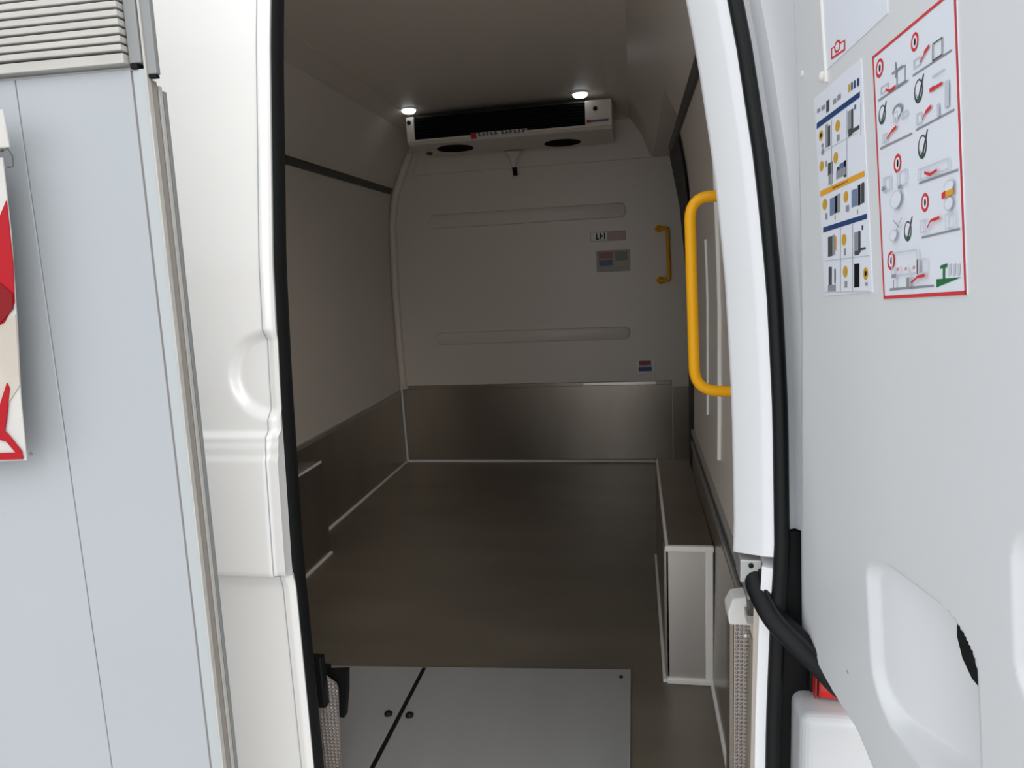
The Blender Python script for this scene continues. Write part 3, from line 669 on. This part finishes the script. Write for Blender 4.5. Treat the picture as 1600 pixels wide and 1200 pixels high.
   ('red',[(0.3557,0.2314),(0.3549,0.228),(0.353,0.2253),(0.3505,0.2238),(0.3477,0.2238),(0.3454,0.2253),(0.3439,0.228),(0.3436,0.2314),(0.3445,0.2348),(0.3464,0.2375),(0.3489,0.239),(0.3516,0.2389),(0.3539,0.2374),(0.3554,0.2347)]),
   ('sheet',[(0.3534,0.2314),(0.3529,0.2292),(0.3517,0.2274),(0.3501,0.2264),(0.3485,0.2264),(0.347,0.2274),(0.3461,0.2292),(0.3459,0.2314),(0.3465,0.2337),(0.3477,0.2354),(0.3493,0.2364),(0.3509,0.2364),(0.3523,0.2354),(0.3532,0.2336)]),
   ('black',[(0.3515,0.2314),(0.3513,0.2299),(0.3507,0.2288),(0.3501,0.2282),(0.3494,0.2282),(0.3489,0.2288),(0.3485,0.2299),(0.3485,0.2314),(0.3487,0.2328),(0.3493,0.2339),(0.3499,0.2345),(0.3506,0.2345),(0.3511,0.2339),(0.3515,0.2328)]),
  ],
  'prohibition_ring#33': [
   ('red',[(0.2938,0.1882),(0.2927,0.1845),(0.2904,0.1814),(0.2873,0.1797),(0.2839,0.1796),(0.281,0.1813),(0.2792,0.1844),(0.2789,0.1883),(0.28,0.1921),(0.2824,0.1952),(0.2856,0.1968),(0.2889,0.1968),(0.2917,0.1951),(0.2934,0.192)]),
   ('sheet',[(0.291,0.1882),(0.2903,0.1857),(0.2889,0.1837),(0.2869,0.1826),(0.2848,0.1826),(0.2831,0.1837),(0.282,0.1857),(0.2818,0.1883),(0.2825,0.1908),(0.284,0.1928),(0.2859,0.1939),(0.288,0.1939),(0.2897,0.1928),(0.2908,0.1907)]),
   ('black',[(0.2887,0.1882),(0.2883,0.1866),(0.2877,0.1853),(0.2869,0.1846),(0.286,0.1846),(0.2853,0.1853),(0.2849,0.1866),(0.2849,0.1882),(0.2853,0.1898),(0.2859,0.1911),(0.2867,0.1918),(0.2876,0.1918),(0.2882,0.1911),(0.2886,0.1898)]),
  ],
  'approval_tick#34': [
   ('dark',[(0.2891,0.3217),(0.288,0.3181),(0.2858,0.3151),(0.2828,0.3135),(0.2796,0.3135),(0.2769,0.3151),(0.2752,0.3181),(0.2749,0.3218),(0.276,0.3255),(0.2783,0.3284),(0.2813,0.33),(0.2845,0.33),(0.2871,0.3283),(0.2887,0.3254)]),
   ('sheet',[(0.2876,0.3223),(0.2868,0.3195),(0.2851,0.3173),(0.2829,0.316),(0.2805,0.316),(0.2785,0.3173),(0.2773,0.3195),(0.2771,0.3224),(0.2779,0.3252),(0.2796,0.3274),(0.2818,0.3286),(0.2842,0.3286),(0.2861,0.3273),(0.2873,0.3251)]),
   ('green',[(0.2779,0.3211),(0.2812,0.3137),(0.2856,0.3166),(0.2811,0.3174)]),
   ('dark',[(0.2805,0.3167),(0.29,0.3312),(0.292,0.3315),(0.2841,0.3166)]),
  ],
  'approval_tick#35': [
   ('dark',[(0.3539,0.3223),(0.3529,0.3183),(0.3507,0.315),(0.3477,0.3131),(0.3445,0.3131),(0.3417,0.3149),(0.34,0.3182),(0.3396,0.3224),(0.3407,0.3265),(0.343,0.3298),(0.346,0.3316),(0.3492,0.3316),(0.3519,0.3297),(0.3535,0.3264)]),
   ('sheet',[(0.3524,0.323),(0.3516,0.3199),(0.3499,0.3174),(0.3477,0.316),(0.3453,0.316),(0.3433,0.3174),(0.342,0.3199),(0.3418,0.3231),(0.3426,0.3262),(0.3443,0.3287),(0.3465,0.3301),(0.3489,0.3301),(0.3508,0.3286),(0.3521,0.3261)]),
   ('green',[(0.3427,0.3216),(0.3461,0.3133),(0.3504,0.3166),(0.3459,0.3175)]),
   ('dark',[(0.3454,0.3167),(0.3547,0.333),(0.3567,0.3333),(0.3489,0.3166)]),
  ],
  'approval_tick#36': [
   ('dark',[(0.3563,0.2768),(0.3552,0.2727),(0.3531,0.2693),(0.3501,0.2674),(0.3469,0.2674),(0.3442,0.2693),(0.3425,0.2726),(0.3421,0.2769),(0.3432,0.2811),(0.3454,0.2845),(0.3484,0.2863),(0.3516,0.2862),(0.3542,0.2843),(0.3559,0.281)]),
   ('sheet',[(0.3547,0.2776),(0.354,0.2744),(0.3523,0.2718),(0.3501,0.2704),(0.3478,0.2704),(0.3458,0.2718),(0.3445,0.2744),(0.3442,0.2776),(0.345,0.2808),(0.3467,0.2834),(0.3489,0.2848),(0.3513,0.2847),(0.3532,0.2833),(0.3545,0.2807)]),
   ('green',[(0.3451,0.2758),(0.3485,0.2677),(0.3528,0.2714),(0.3484,0.2719)]),
   ('dark',[(0.3478,0.271),(0.3571,0.2882),(0.3591,0.2887),(0.3513,0.2712)]),
  ],
  'approval_tick#37': [
   ('dark',[(0.3259,0.2113),(0.3249,0.2075),(0.3228,0.2044),(0.32,0.2027),(0.317,0.2027),(0.3145,0.2044),(0.3129,0.2075),(0.3125,0.2114),(0.3136,0.2153),(0.3157,0.2184),(0.3186,0.2201),(0.3215,0.22),(0.324,0.2183),(0.3256,0.2152)]),
   ('sheet',[(0.3245,0.212),(0.3237,0.2091),(0.3222,0.2067),(0.3201,0.2054),(0.3179,0.2054),(0.316,0.2067),(0.3148,0.2091),(0.3146,0.2121),(0.3153,0.215),(0.3169,0.2174),(0.319,0.2187),(0.3212,0.2186),(0.3231,0.2173),(0.3242,0.2149)]),
   ('green',[(0.3153,0.2099),(0.3185,0.2029),(0.3227,0.2067),(0.3184,0.2067)]),
   ('dark',[(0.3178,0.2058),(0.3268,0.2226),(0.3288,0.2232),(0.3212,0.2064)]),
  ],
  'lift_drawing': [
   ('grey',[(0.276,0.3372),(0.3313,0.3371),(0.3312,0.3353),(0.2758,0.3352)]),
   ('grey',[(0.3389,0.3382),(0.3963,0.3374),(0.3962,0.3358),(0.3387,0.3365)]),
   ('grey',[(0.3403,0.2936),(0.3968,0.2937),(0.3967,0.2921),(0.3402,0.2918)]),
   ('grey',[(0.2754,0.2939),(0.3339,0.2926),(0.3338,0.2908),(0.2752,0.2919)]),
   ('grey',[(0.3419,0.2495),(0.399,0.2487),(0.3989,0.247),(0.3418,0.2477)]),
   ('grey',[(0.3424,0.2041),(0.3987,0.2045),(0.3986,0.2029),(0.3423,0.2023)]),
   ('grey',[(0.2814,0.1628),(0.3584,0.1629),(0.3583,0.1611),(0.2812,0.1607)]),
   ('pale',[(0.282,0.3464),(0.2969,0.3462),(0.2967,0.345),(0.2819,0.3451)]),
   ('pale',[(0.2815,0.3408),(0.2963,0.3408),(0.2962,0.3397),(0.2813,0.3396)]),
   ('pale',[(0.282,0.3457),(0.2834,0.3453),(0.2829,0.3398),(0.2814,0.3402)]),
   ('pale',[(0.2954,0.3461),(0.2968,0.3456),(0.2963,0.3402),(0.2949,0.3407)]),
   ('grey',[(0.3126,0.3506),(0.3282,0.3504),(0.3281,0.3492),(0.3125,0.3494)]),
   ('grey',[(0.3114,0.338),(0.3271,0.3381),(0.327,0.337),(0.3113,0.3368)]),
   ('grey',[(0.3125,0.35),(0.3138,0.3496),(0.3127,0.337),(0.3113,0.3374)]),
   ('grey',[(0.3269,0.3502),(0.3281,0.3498),(0.327,0.3375),(0.3258,0.3379)]),
   ('red',[(0.2916,0.3426),(0.2985,0.3388),(0.2983,0.3366),(0.2914,0.3405)]),
   ('red',[(0.2986,0.339),(0.3104,0.3396),(0.3101,0.337),(0.2983,0.3363)]),
   ('grey',[(0.3045,0.3514),(0.3239,0.3517),(0.3238,0.3501),(0.3044,0.3498)]),
   ('grey',[(0.311,0.3581),(0.3132,0.3578),(0.312,0.3448),(0.3097,0.345)]),
   ('pale',[(0.3418,0.3487),(0.353,0.3486),(0.3529,0.3475),(0.3417,0.3476)]),
   ('pale',[(0.3413,0.3427),(0.3525,0.3427),(0.3525,0.3417),(0.3412,0.3416)]),
   ('pale',[(0.3418,0.3482),(0.343,0.3477),(0.3425,0.3418),(0.3413,0.3422)]),
   ('pale',[(0.3518,0.3485),(0.353,0.3481),(0.3525,0.3422),(0.3513,0.3426)]),
   ('dark',[(0.3715,0.3507),(0.386,0.3505),(0.3859,0.3495),(0.3714,0.3497)]),
   ('dark',[(0.3706,0.3384),(0.3851,0.3385),(0.3851,0.3375),(0.3705,0.3374)]),
   ('dark',[(0.3715,0.3502),(0.3725,0.3498),(0.3716,0.3375),(0.3705,0.3379)]),
   ('dark',[(0.3849,0.3504),(0.386,0.35),(0.3851,0.338),(0.3841,0.3384)]),
   ('red',[(0.3527,0.3443),(0.3599,0.3486),(0.3598,0.3467),(0.3525,0.3423)]),
   ('red',[(0.359,0.3495),(0.3669,0.3524),(0.3667,0.3496),(0.3588,0.3466)]),
   ('red',[(0.3653,0.3187),(0.3728,0.3188),(0.3726,0.3154),(0.365,0.3154)]),
   ('red',[(0.3719,0.3181),(0.3837,0.3181),(0.3835,0.3158),(0.3717,0.3157)]),
   ('pale',[(0.3872,0.3167),(0.3932,0.3166),(0.3919,0.2972),(0.3858,0.2971)]),
   ('pale',[(0.3697,0.3267),(0.3878,0.3267),(0.3878,0.3253),(0.3696,0.3252)]),
   ('pale',[(0.3434,0.3049),(0.3525,0.3048),(0.3524,0.3037),(0.3433,0.3038)]),
   ('pale',[(0.3427,0.2968),(0.3519,0.2968),(0.3518,0.2957),(0.3426,0.2956)]),
   ('pale',[(0.3433,0.3043),(0.3445,0.304),(0.3439,0.2959),(0.3426,0.2962)]),
   ('pale',[(0.3513,0.3046),(0.3525,0.3042),(0.3518,0.2962),(0.3506,0.2966)]),
   ('red',[(0.353,0.299),(0.3583,0.3031),(0.3581,0.3011),(0.3529,0.297)]),
   ('red',[(0.3583,0.3036),(0.3672,0.306),(0.367,0.3031),(0.3581,0.3006)]),
   ('pale',[(0.3754,0.3035),(0.3791,0.3034),(0.3784,0.2934),(0.3747,0.2935)]),
   ('grey',[(0.3219,0.3173),(0.3209,0.3153),(0.3182,0.3136),(0.3145,0.3127),(0.3104,0.3127),(0.3068,0.3136),(0.3044,0.3153),(0.3036,0.3174),(0.3048,0.3195),(0.3075,0.3211),(0.3113,0.322),(0.3154,0.322),(0.3189,0.321),(0.3212,0.3194)]),
   ('sheet',[(0.319,0.3152),(0.3182,0.3134),(0.3163,0.3119),(0.3137,0.3111),(0.3109,0.3111),(0.3085,0.3119),(0.3068,0.3134),(0.3064,0.3152),(0.3072,0.3171),(0.3091,0.3186),(0.3117,0.3194),(0.3145,0.3193),(0.3169,0.3185),(0.3185,0.317)]),
   ('pale',[(0.3059,0.3167),(0.314,0.3166),(0.3139,0.3154),(0.3058,0.3155)]),
   ('pale',[(0.3052,0.3091),(0.3133,0.3092),(0.3132,0.308),(0.3051,0.308)]),
   ('pale',[(0.3059,0.3161),(0.3072,0.3157),(0.3065,0.3082),(0.3051,0.3085)]),
   ('pale',[(0.3126,0.3164),(0.3139,0.316),(0.3133,0.3086),(0.3119,0.3089)]),
   ('pale',[(0.3193,0.3128),(0.3303,0.3127),(0.3302,0.3116),(0.3192,0.3117)]),
   ('pale',[(0.3189,0.3086),(0.3299,0.3086),(0.3298,0.3075),(0.3188,0.3075)]),
   ('pale',[(0.3193,0.3123),(0.3206,0.3119),(0.3202,0.3077),(0.3189,0.308)]),
   ('pale',[(0.329,0.3125),(0.3303,0.3122),(0.3299,0.308),(0.3286,0.3084)]),
   ('red',[(0.2922,0.2991),(0.3011,0.303),(0.3009,0.3008),(0.292,0.2968)]),
   ('red',[(0.3011,0.3032),(0.3106,0.3051),(0.3104,0.3024),(0.3008,0.3005)]),
   ('pale',[(0.284,0.3035),(0.2927,0.3034),(0.2925,0.3022),(0.2839,0.3023)]),
   ('pale',[(0.2833,0.2968),(0.292,0.2968),(0.2919,0.2956),(0.2832,0.2955)]),
   ('pale',[(0.2839,0.3029),(0.2854,0.3025),(0.2847,0.2958),(0.2833,0.2962)]),
   ('pale',[(0.2912,0.3032),(0.2926,0.3028),(0.292,0.2962),(0.2905,0.2965)]),
   ('pale',[(0.2814,0.2648),(0.2962,0.2646),(0.2961,0.2633),(0.2812,0.2635)]),
   ('pale',[(0.2802,0.2533),(0.2951,0.2533),(0.295,0.2521),(0.2801,0.252)]),
   ('pale',[(0.2813,0.2641),(0.2828,0.2638),(0.2816,0.2524),(0.2802,0.2526)]),
   ('pale',[(0.2947,0.2642),(0.2961,0.2639),(0.2951,0.2527),(0.2936,0.253)]),
   ('pale',[(0.3092,0.2649),(0.325,0.2646),(0.3249,0.2635),(0.3091,0.2637)]),
   ('pale',[(0.3081,0.2528),(0.324,0.2529),(0.3239,0.2517),(0.308,0.2516)]),
   ('pale',[(0.3092,0.2643),(0.3106,0.264),(0.3095,0.2519),(0.3081,0.2522)]),
   ('pale',[(0.3237,0.2643),(0.325,0.264),(0.324,0.2523),(0.3227,0.2525)]),
   ('grey',[(0.3161,0.2515),(0.3157,0.2508),(0.3147,0.2502),(0.3133,0.2498),(0.3117,0.2497),(0.3103,0.2499),(0.3094,0.2504),(0.3092,0.2511),(0.3096,0.2519),(0.3106,0.2525),(0.312,0.2529),(0.3135,0.253),(0.3149,0.2527),(0.3158,0.2522)]),
   ('grey',[(0.2849,0.2554),(0.2844,0.2544),(0.2835,0.2536),(0.2822,0.2531),(0.2808,0.253),(0.2795,0.2534),(0.2787,0.2542),(0.2785,0.2551),(0.2789,0.2562),(0.2799,0.257),(0.2812,0.2575),(0.2826,0.2576),(0.2838,0.2572),(0.2846,0.2564)]),
   ('pale',[(0.3448,0.2597),(0.3902,0.2591),(0.3902,0.2581),(0.3447,0.2585)]),
   ('pale',[(0.3442,0.2514),(0.3897,0.2515),(0.3896,0.2505),(0.3441,0.2502)]),
   ('pale',[(0.3448,0.2591),(0.346,0.2588),(0.3453,0.2506),(0.3441,0.2508)]),
   ('pale',[(0.3892,0.2588),(0.3902,0.2586),(0.3897,0.251),(0.3886,0.2512)]),
   ('red',[(0.3547,0.2563),(0.3632,0.253),(0.363,0.2505),(0.3545,0.2537)]),
   ('red',[(0.3632,0.253),(0.3737,0.2543),(0.3735,0.2519),(0.363,0.2505)]),
   ('red',[(0.3796,0.234),(0.3851,0.235),(0.3847,0.2297),(0.3793,0.2291)]),
   ('orange',[(0.385,0.2345),(0.3956,0.2351),(0.3953,0.2308),(0.3847,0.2297)]),
   ('pale',[(0.3966,0.2387),(0.3958,0.2368),(0.3938,0.2351),(0.391,0.234),(0.3878,0.2337),(0.385,0.2343),(0.3831,0.2356),(0.3826,0.2375),(0.3834,0.2394),(0.3855,0.2411),(0.3884,0.2422),(0.3915,0.2424),(0.3943,0.2418),(0.3961,0.2405)]),
   ('sheet',[(0.3958,0.2382),(0.3951,0.2366),(0.3933,0.2352),(0.3908,0.2342),(0.388,0.234),(0.3856,0.2344),(0.3839,0.2355),(0.3834,0.2371),(0.3842,0.2387),(0.386,0.2401),(0.3885,0.241),(0.3913,0.2413),(0.3937,0.2408),(0.3953,0.2397)]),
   ('pale',[(0.3949,0.2248),(0.3941,0.2227),(0.3923,0.2208),(0.3898,0.2195),(0.3871,0.2192),(0.3846,0.2198),(0.383,0.2213),(0.3825,0.2234),(0.3833,0.2256),(0.3851,0.2275),(0.3877,0.2287),(0.3904,0.229),(0.3928,0.2283),(0.3944,0.2268)]),
   ('sheet',[(0.394,0.2252),(0.3934,0.2233),(0.3919,0.2216),(0.3897,0.2205),(0.3873,0.2202),(0.3852,0.2208),(0.3838,0.2221),(0.3834,0.224),(0.3841,0.2259),(0.3857,0.2276),(0.3879,0.2287),(0.3903,0.229),(0.3923,0.2284),(0.3937,0.227)]),
   ('orange',[(0.385,0.2345),(0.3956,0.2351),(0.3953,0.2308),(0.3847,0.2297)]),
   ('red',[(0.3796,0.234),(0.3851,0.235),(0.3847,0.2297),(0.3793,0.2291)]),
   ('pale',[(0.3455,0.2173),(0.3556,0.2172),(0.3555,0.216),(0.3454,0.2161)]),
   ('pale',[(0.3448,0.2078),(0.3549,0.2078),(0.3548,0.2067),(0.3447,0.2066)]),
   ('pale',[(0.3455,0.2167),(0.3467,0.2165),(0.3459,0.2071),(0.3447,0.2072)]),
   ('pale',[(0.3544,0.2168),(0.3556,0.2166),(0.3548,0.2073),(0.3537,0.2074)]),
   ('red',[(0.3561,0.2106),(0.3624,0.216),(0.3622,0.2139),(0.3559,0.2085)]),
   ('red',[(0.3624,0.2162),(0.3757,0.2169),(0.3755,0.2144),(0.3622,0.2137)]),
   ('pale',[(0.3838,0.217),(0.3961,0.2168),(0.396,0.2158),(0.3838,0.2159)]),
   ('pale',[(0.3831,0.2062),(0.3954,0.2062),(0.3953,0.2052),(0.383,0.2051)]),
   ('pale',[(0.3838,0.2165),(0.3849,0.2163),(0.3841,0.2055),(0.3831,0.2056)]),
   ('pale',[(0.395,0.2165),(0.396,0.2163),(0.3954,0.2057),(0.3943,0.2058)]),
   ('pale',[(0.3164,0.2421),(0.315,0.2387),(0.3119,0.2358),(0.3076,0.2339),(0.3028,0.2335),(0.2987,0.2347),(0.2959,0.2372),(0.2951,0.2405),(0.2965,0.244),(0.2998,0.247),(0.3043,0.2487),(0.309,0.249),(0.313,0.2478),(0.3156,0.2453)]),
   ('sheet',[(0.3152,0.242),(0.314,0.239),(0.3113,0.2364),(0.3074,0.2347),(0.3032,0.2344),(0.2995,0.2354),(0.297,0.2376),(0.2963,0.2406),(0.2976,0.2437),(0.3005,0.2464),(0.3044,0.2479),(0.3086,0.2482),(0.3122,0.2471),(0.3146,0.2449)]),
   ('grey',[(0.2996,0.2247),(0.3106,0.2164),(0.3105,0.2153),(0.2995,0.2235)]),
   ('grey',[(0.3159,0.2246),(0.3008,0.2119),(0.3007,0.2107),(0.3158,0.2235)]),
   ('pale',[(0.3055,0.2113),(0.3046,0.209),(0.3025,0.207),(0.2995,0.2057),(0.2962,0.2052),(0.2934,0.2059),(0.2915,0.2074),(0.2909,0.2096),(0.2919,0.2119),(0.2941,0.2139),(0.2972,0.2153),(0.3004,0.2156),(0.3032,0.215),(0.305,0.2134)]),
   ('sheet',[(0.3043,0.2112),(0.3036,0.2093),(0.3018,0.2076),(0.2993,0.2065),(0.2966,0.2061),(0.2942,0.2066),(0.2926,0.2079),(0.2922,0.2097),(0.293,0.2117),(0.2948,0.2134),(0.2974,0.2145),(0.3,0.2148),(0.3024,0.2142),(0.3039,0.213)]),
   ('pale',[(0.2945,0.1953),(0.3395,0.1943),(0.3394,0.1931),(0.2944,0.194)]),
   ('pale',[(0.2925,0.1743),(0.338,0.1749),(0.3379,0.1737),(0.2924,0.1731)]),
   ('pale',[(0.2944,0.1946),(0.2959,0.1945),(0.2939,0.1736),(0.2924,0.1737)]),
   ('pale',[(0.3382,0.1938),(0.3395,0.1937),(0.3379,0.1743),(0.3367,0.1744)]),
   ('grey',[(0.2926,0.1755),(0.3011,0.1755),(0.3007,0.1721),(0.2923,0.1719)]),
   ('dark',[(0.3388,0.1852),(0.3409,0.1856),(0.3399,0.1732),(0.3378,0.1727)]),
   ('pale',[(0.3409,0.1856),(0.3532,0.1854),(0.3531,0.1843),(0.3408,0.1844)]),
   ('pale',[(0.34,0.1738),(0.3523,0.1738),(0.3522,0.1727),(0.3399,0.1726)]),
   ('pale',[(0.3409,0.185),(0.3421,0.1849),(0.3412,0.1731),(0.3399,0.1732)]),
   ('pale',[(0.3519,0.185),(0.3531,0.1849),(0.3522,0.1732),(0.351,0.1733)]),
   ('red',[(0.3277,0.1672),(0.3377,0.1711),(0.3375,0.1689),(0.3275,0.165)]),
   ('red',[(0.3377,0.1719),(0.3512,0.1727),(0.351,0.1701),(0.3375,0.1692)]),
   ('rose',[(0.3073,0.1797),(0.307,0.179),(0.3063,0.1782),(0.3053,0.1777),(0.3043,0.1776),(0.3033,0.1777),(0.3027,0.1782),(0.3026,0.1789),(0.3029,0.1797),(0.3036,0.1804),(0.3046,0.1809),(0.3056,0.1811),(0.3066,0.1809),(0.3072,0.1804)]),
   ('rose',[(0.3221,0.1793),(0.3218,0.1785),(0.3211,0.1778),(0.3202,0.1773),(0.3192,0.1772),(0.3183,0.1773),(0.3177,0.1778),(0.3175,0.1785),(0.3178,0.1792),(0.3185,0.1799),(0.3195,0.1804),(0.3205,0.1806),(0.3214,0.1804),(0.3219,0.18)]),
   ('rose',[(0.3362,0.1794),(0.3359,0.1787),(0.3353,0.178),(0.3344,0.1775),(0.3334,0.1773),(0.3326,0.1775),(0.332,0.1779),(0.3319,0.1786),(0.3322,0.1794),(0.3328,0.18),(0.3337,0.1805),(0.3347,0.1807),(0.3355,0.1805),(0.3361,0.1801)]),
   ('grey',[(0.2958,0.1706),(0.2976,0.1705),(0.2969,0.1629),(0.2951,0.163)]),
   ('grey',[(0.3203,0.171),(0.3258,0.1712),(0.3251,0.1629),(0.3195,0.1626)]),
  ],
  'green_emblem': [
   ('green',[(0.3691,0.1776),(0.3794,0.1789),(0.3792,0.1758),(0.3689,0.175)]),
   ('green',[(0.3728,0.1763),(0.3761,0.1766),(0.3754,0.1669),(0.3721,0.1666)]),
   ('green',[(0.3626,0.1671),(0.398,0.1667),(0.3621,0.1603)]),
   ('pale',[(0.3812,0.1777),(0.3857,0.1784),(0.3842,0.1695),(0.3805,0.1687)]),
   ('pale',[(0.3874,0.1773),(0.3918,0.1779),(0.3904,0.1691),(0.3868,0.1683)]),
   ('pale',[(0.3935,0.1768),(0.3978,0.1775),(0.3964,0.1687),(0.3929,0.168)]),
  ],
 },
 's3': {
  'frame_mark': [
   ('red',[(0.1753,0.4209),(0.211,0.4162),(0.2097,0.4061),(0.1737,0.4096)]),
   ('sheet',[(0.1785,0.419),(0.2077,0.415),(0.2069,0.4084),(0.1774,0.4115)]),
   ('red',[(0.1998,0.4158),(0.1986,0.4132),(0.1961,0.4114),(0.1927,0.4105),(0.189,0.4108),(0.1859,0.4123),(0.1839,0.4147),(0.1834,0.4175),(0.1846,0.4201),(0.1872,0.422),(0.1906,0.4228),(0.1943,0.4224),(0.1974,0.4208),(0.1993,0.4185)]),
   ('sheet',[(0.1966,0.4161),(0.1959,0.4146),(0.1944,0.4135),(0.1923,0.4129),(0.1901,0.4132),(0.1882,0.4141),(0.187,0.4155),(0.1867,0.4171),(0.1874,0.4187),(0.189,0.4198),(0.1911,0.4203),(0.1932,0.4201),(0.1951,0.4192),(0.1963,0.4177)]),
  ],
 },
}
door_sticker('white pictogram sticker with navy and orange bars nearest the door hinge', (.1195, .2435, .1605, .386), 's1')
door_sticker('large red-bordered instruction sticker with lift drawings on the open door', (.268, .404, .153, .3785), 's2', .0024)
door_sticker('small red-framed sticker cut off at the top of the open door', (.157, .300, .404, .50), 's3')

# ------------------------------------------------------------------ pale panelled cabin wall in the left foreground
YW = .70
cw = thing('cabin_wall', 'pale grey panelled cabin wall with aluminium corner trim in left foreground', 'wall panel', (-.9, YW+.02, -.72))
for a, b in ((-1.30, -.6765), (-.675, -.5305)): box('board', a, b, YW, YW+.022, -.72, 1.300, 'grey_board', cw, .0008)
box('bounce_backing', -1.30, -.5305, YW+.006, YW+.024, -.72, 2.05, 'white_paint', cw, 0)  # unseen back face, made white to bounce light onto the left door
ct = box('corner_trim', -.5265, -.5115, YW-.002, YW+.010, -.72, 1.299, 'edge_trim', cw, .001)
box('joint_groove', -.5310, -.5260, YW+.002, YW+.012, -.72, 1.298, 'taupe_trim', ct, 0)
box('trim_edge', -.5118, -.5092, YW-.003, YW+.004, -.72, 1.52, 'off_white', ct, .0006)
for ya, yb, xx, mm, zt in ((.0040, .0130, -.5098, 'taupe_trim', 1.289), (.0130, .0150, -.5110, 'black', 1.287), (.0150, .0200, -.5090, 'off_white', 1.285), (.0200, .0220, -.5105, 'taupe_trim', 1.284), (.0220, .0272, -.5090, 'post_grey', 1.281)):
    box('side_channel', -.530, xx, YW+ya, YW+yb, -.72, zt, mm, cw, .0003)
z = 1.3035
for k in range(14):
    h = .0125 if k == 0 else .0085
    box('fascia_slat', -1.30, -.5295, YW-.010-.002*(k > 0), YW+.010, z, z+h-.0022, 'off_white', cw, .001); z += h
box('fascia_post', -.5275, -.5135, YW-.004, YW+.010, 1.3045, 1.52, 'post_grey', cw, .001)
box('fascia_post', -.5100, -.4985, YW-.001, YW+.006, 1.2930, 1.52, 'post_grey', cw, .001)
box('post_shoe', -.5265, -.518, YW-.005, YW+.010, 1.2985, 1.304, 'black', cw, .001)
box('post_shoe', -.5095, -.5000, YW+.0, YW+.006, 1.2895, 1.2928, 'black', cw, .0005)
box('shade_board', -1.30, -.5295, YW-.004, YW+.022, 1.432, 2.05, 'grey_board', cw, .002)  # unseen upward extension, added to keep sky light off the left door top
box('shade_board_trim', -.5290, -.5095, YW-.006, YW+.022, 1.5205, 2.05, 'edge_trim', cw, .002)  # edge of the added light-blocking extension
lathe('rivet', (-.7275, YW, .868), (0,-1,0), [(.0022, -.001), (.002, .0008), (.001, .001)], 'taupe_trim', cw, 10)
PV = Vector((-.52, YW, 1.30)); RL = Matrix.Rotation(.022, 3, 'Y')      # the cabin stands slightly out of plumb with the van
cw.location = PV+RL @ (Vector(cw.location)-PV); cw.rotation_euler = (0, .022, 0)
# banner hanging in front of the boards
YB = .66
bn = thing('hanging_banner', 'red and cream printed banner hanging at the left picture edge', 'banner', (-.80, YB, .87))
def bq(name, pts, m, parent, n=.0):
    k = len(pts)
    return link(name, [(x, YB+d, z) for d in (-n-.0012, -n) for x, z in pts], [tuple(range(k)), tuple(range(2*k-1, k-1, -1))]+[(i, (i+1) % k, k+(i+1) % k, k+i) for i in range(k)], m, parent)
cl = bq('cloth', [(-.93, 1.213), (-.6665, 1.213), (-.672, 1.13), (-.684, 1.03), (-.695, .95), (-.7015, .876), (-.93, .868)], 'banner_white', bn)
bq('red_field', [(-.93, 1.14), (-.69, 1.14), (-.6695, 1.168), (-.6745, 1.10), (-.681, 1.058), (-.70, 1.035), (-.93, 1.02)], 'banner_red', cl, .0013)
bq('deep_shape', [(-.76, 1.09), (-.70, 1.085), (-.680, 1.068), (-.683, 1.052), (-.71, 1.03), (-.76, 1.04)], 'banner_deep', cl, .0026)
bq('cream_field', [(-.93, 1.02), (-.70, 1.035), (-.682, 1.045), (-.692, .965), (-.720, .935), (-.78, .91), (-.93, .93)], 'banner_cream', cl, .0013)
bq('red_curve', [(-.745, .925), (-.7265, .935), (-.7075, .968), (-.7055, .962), (-.716, .928), (-.722, .912), (-.716, .905), (-.704, .888), (-.7035, .878), (-.93, .872), (-.93, .878), (-.712, .886), (-.722, .899), (-.745, .905)], 'banner_red', cl, .0026)
rod = tube('rod', [(-.93, YB-.004, 1.218), (-.662, YB-.004, 1.2195)], .0016, 'rail_dark', bn, 8)
tube('hook', [(-.664, YB-.004, 1.2195), (-.657, YB-.002, 1.221), (-.655, YB, 1.214), (-.656, YB, 1.203), (-.663, YB, 1.203)], .0008, 'rail_dark', rod, 8)
box('hanger_card', -.93, -.656, YB-.002, YB+.001, 1.2225, 1.2615, 'banner_white', bn, .001)
box('hanger_arm', -.90, -.89, YB+.001, YW, 1.23, 1.24, 'post_grey', bn, .001)
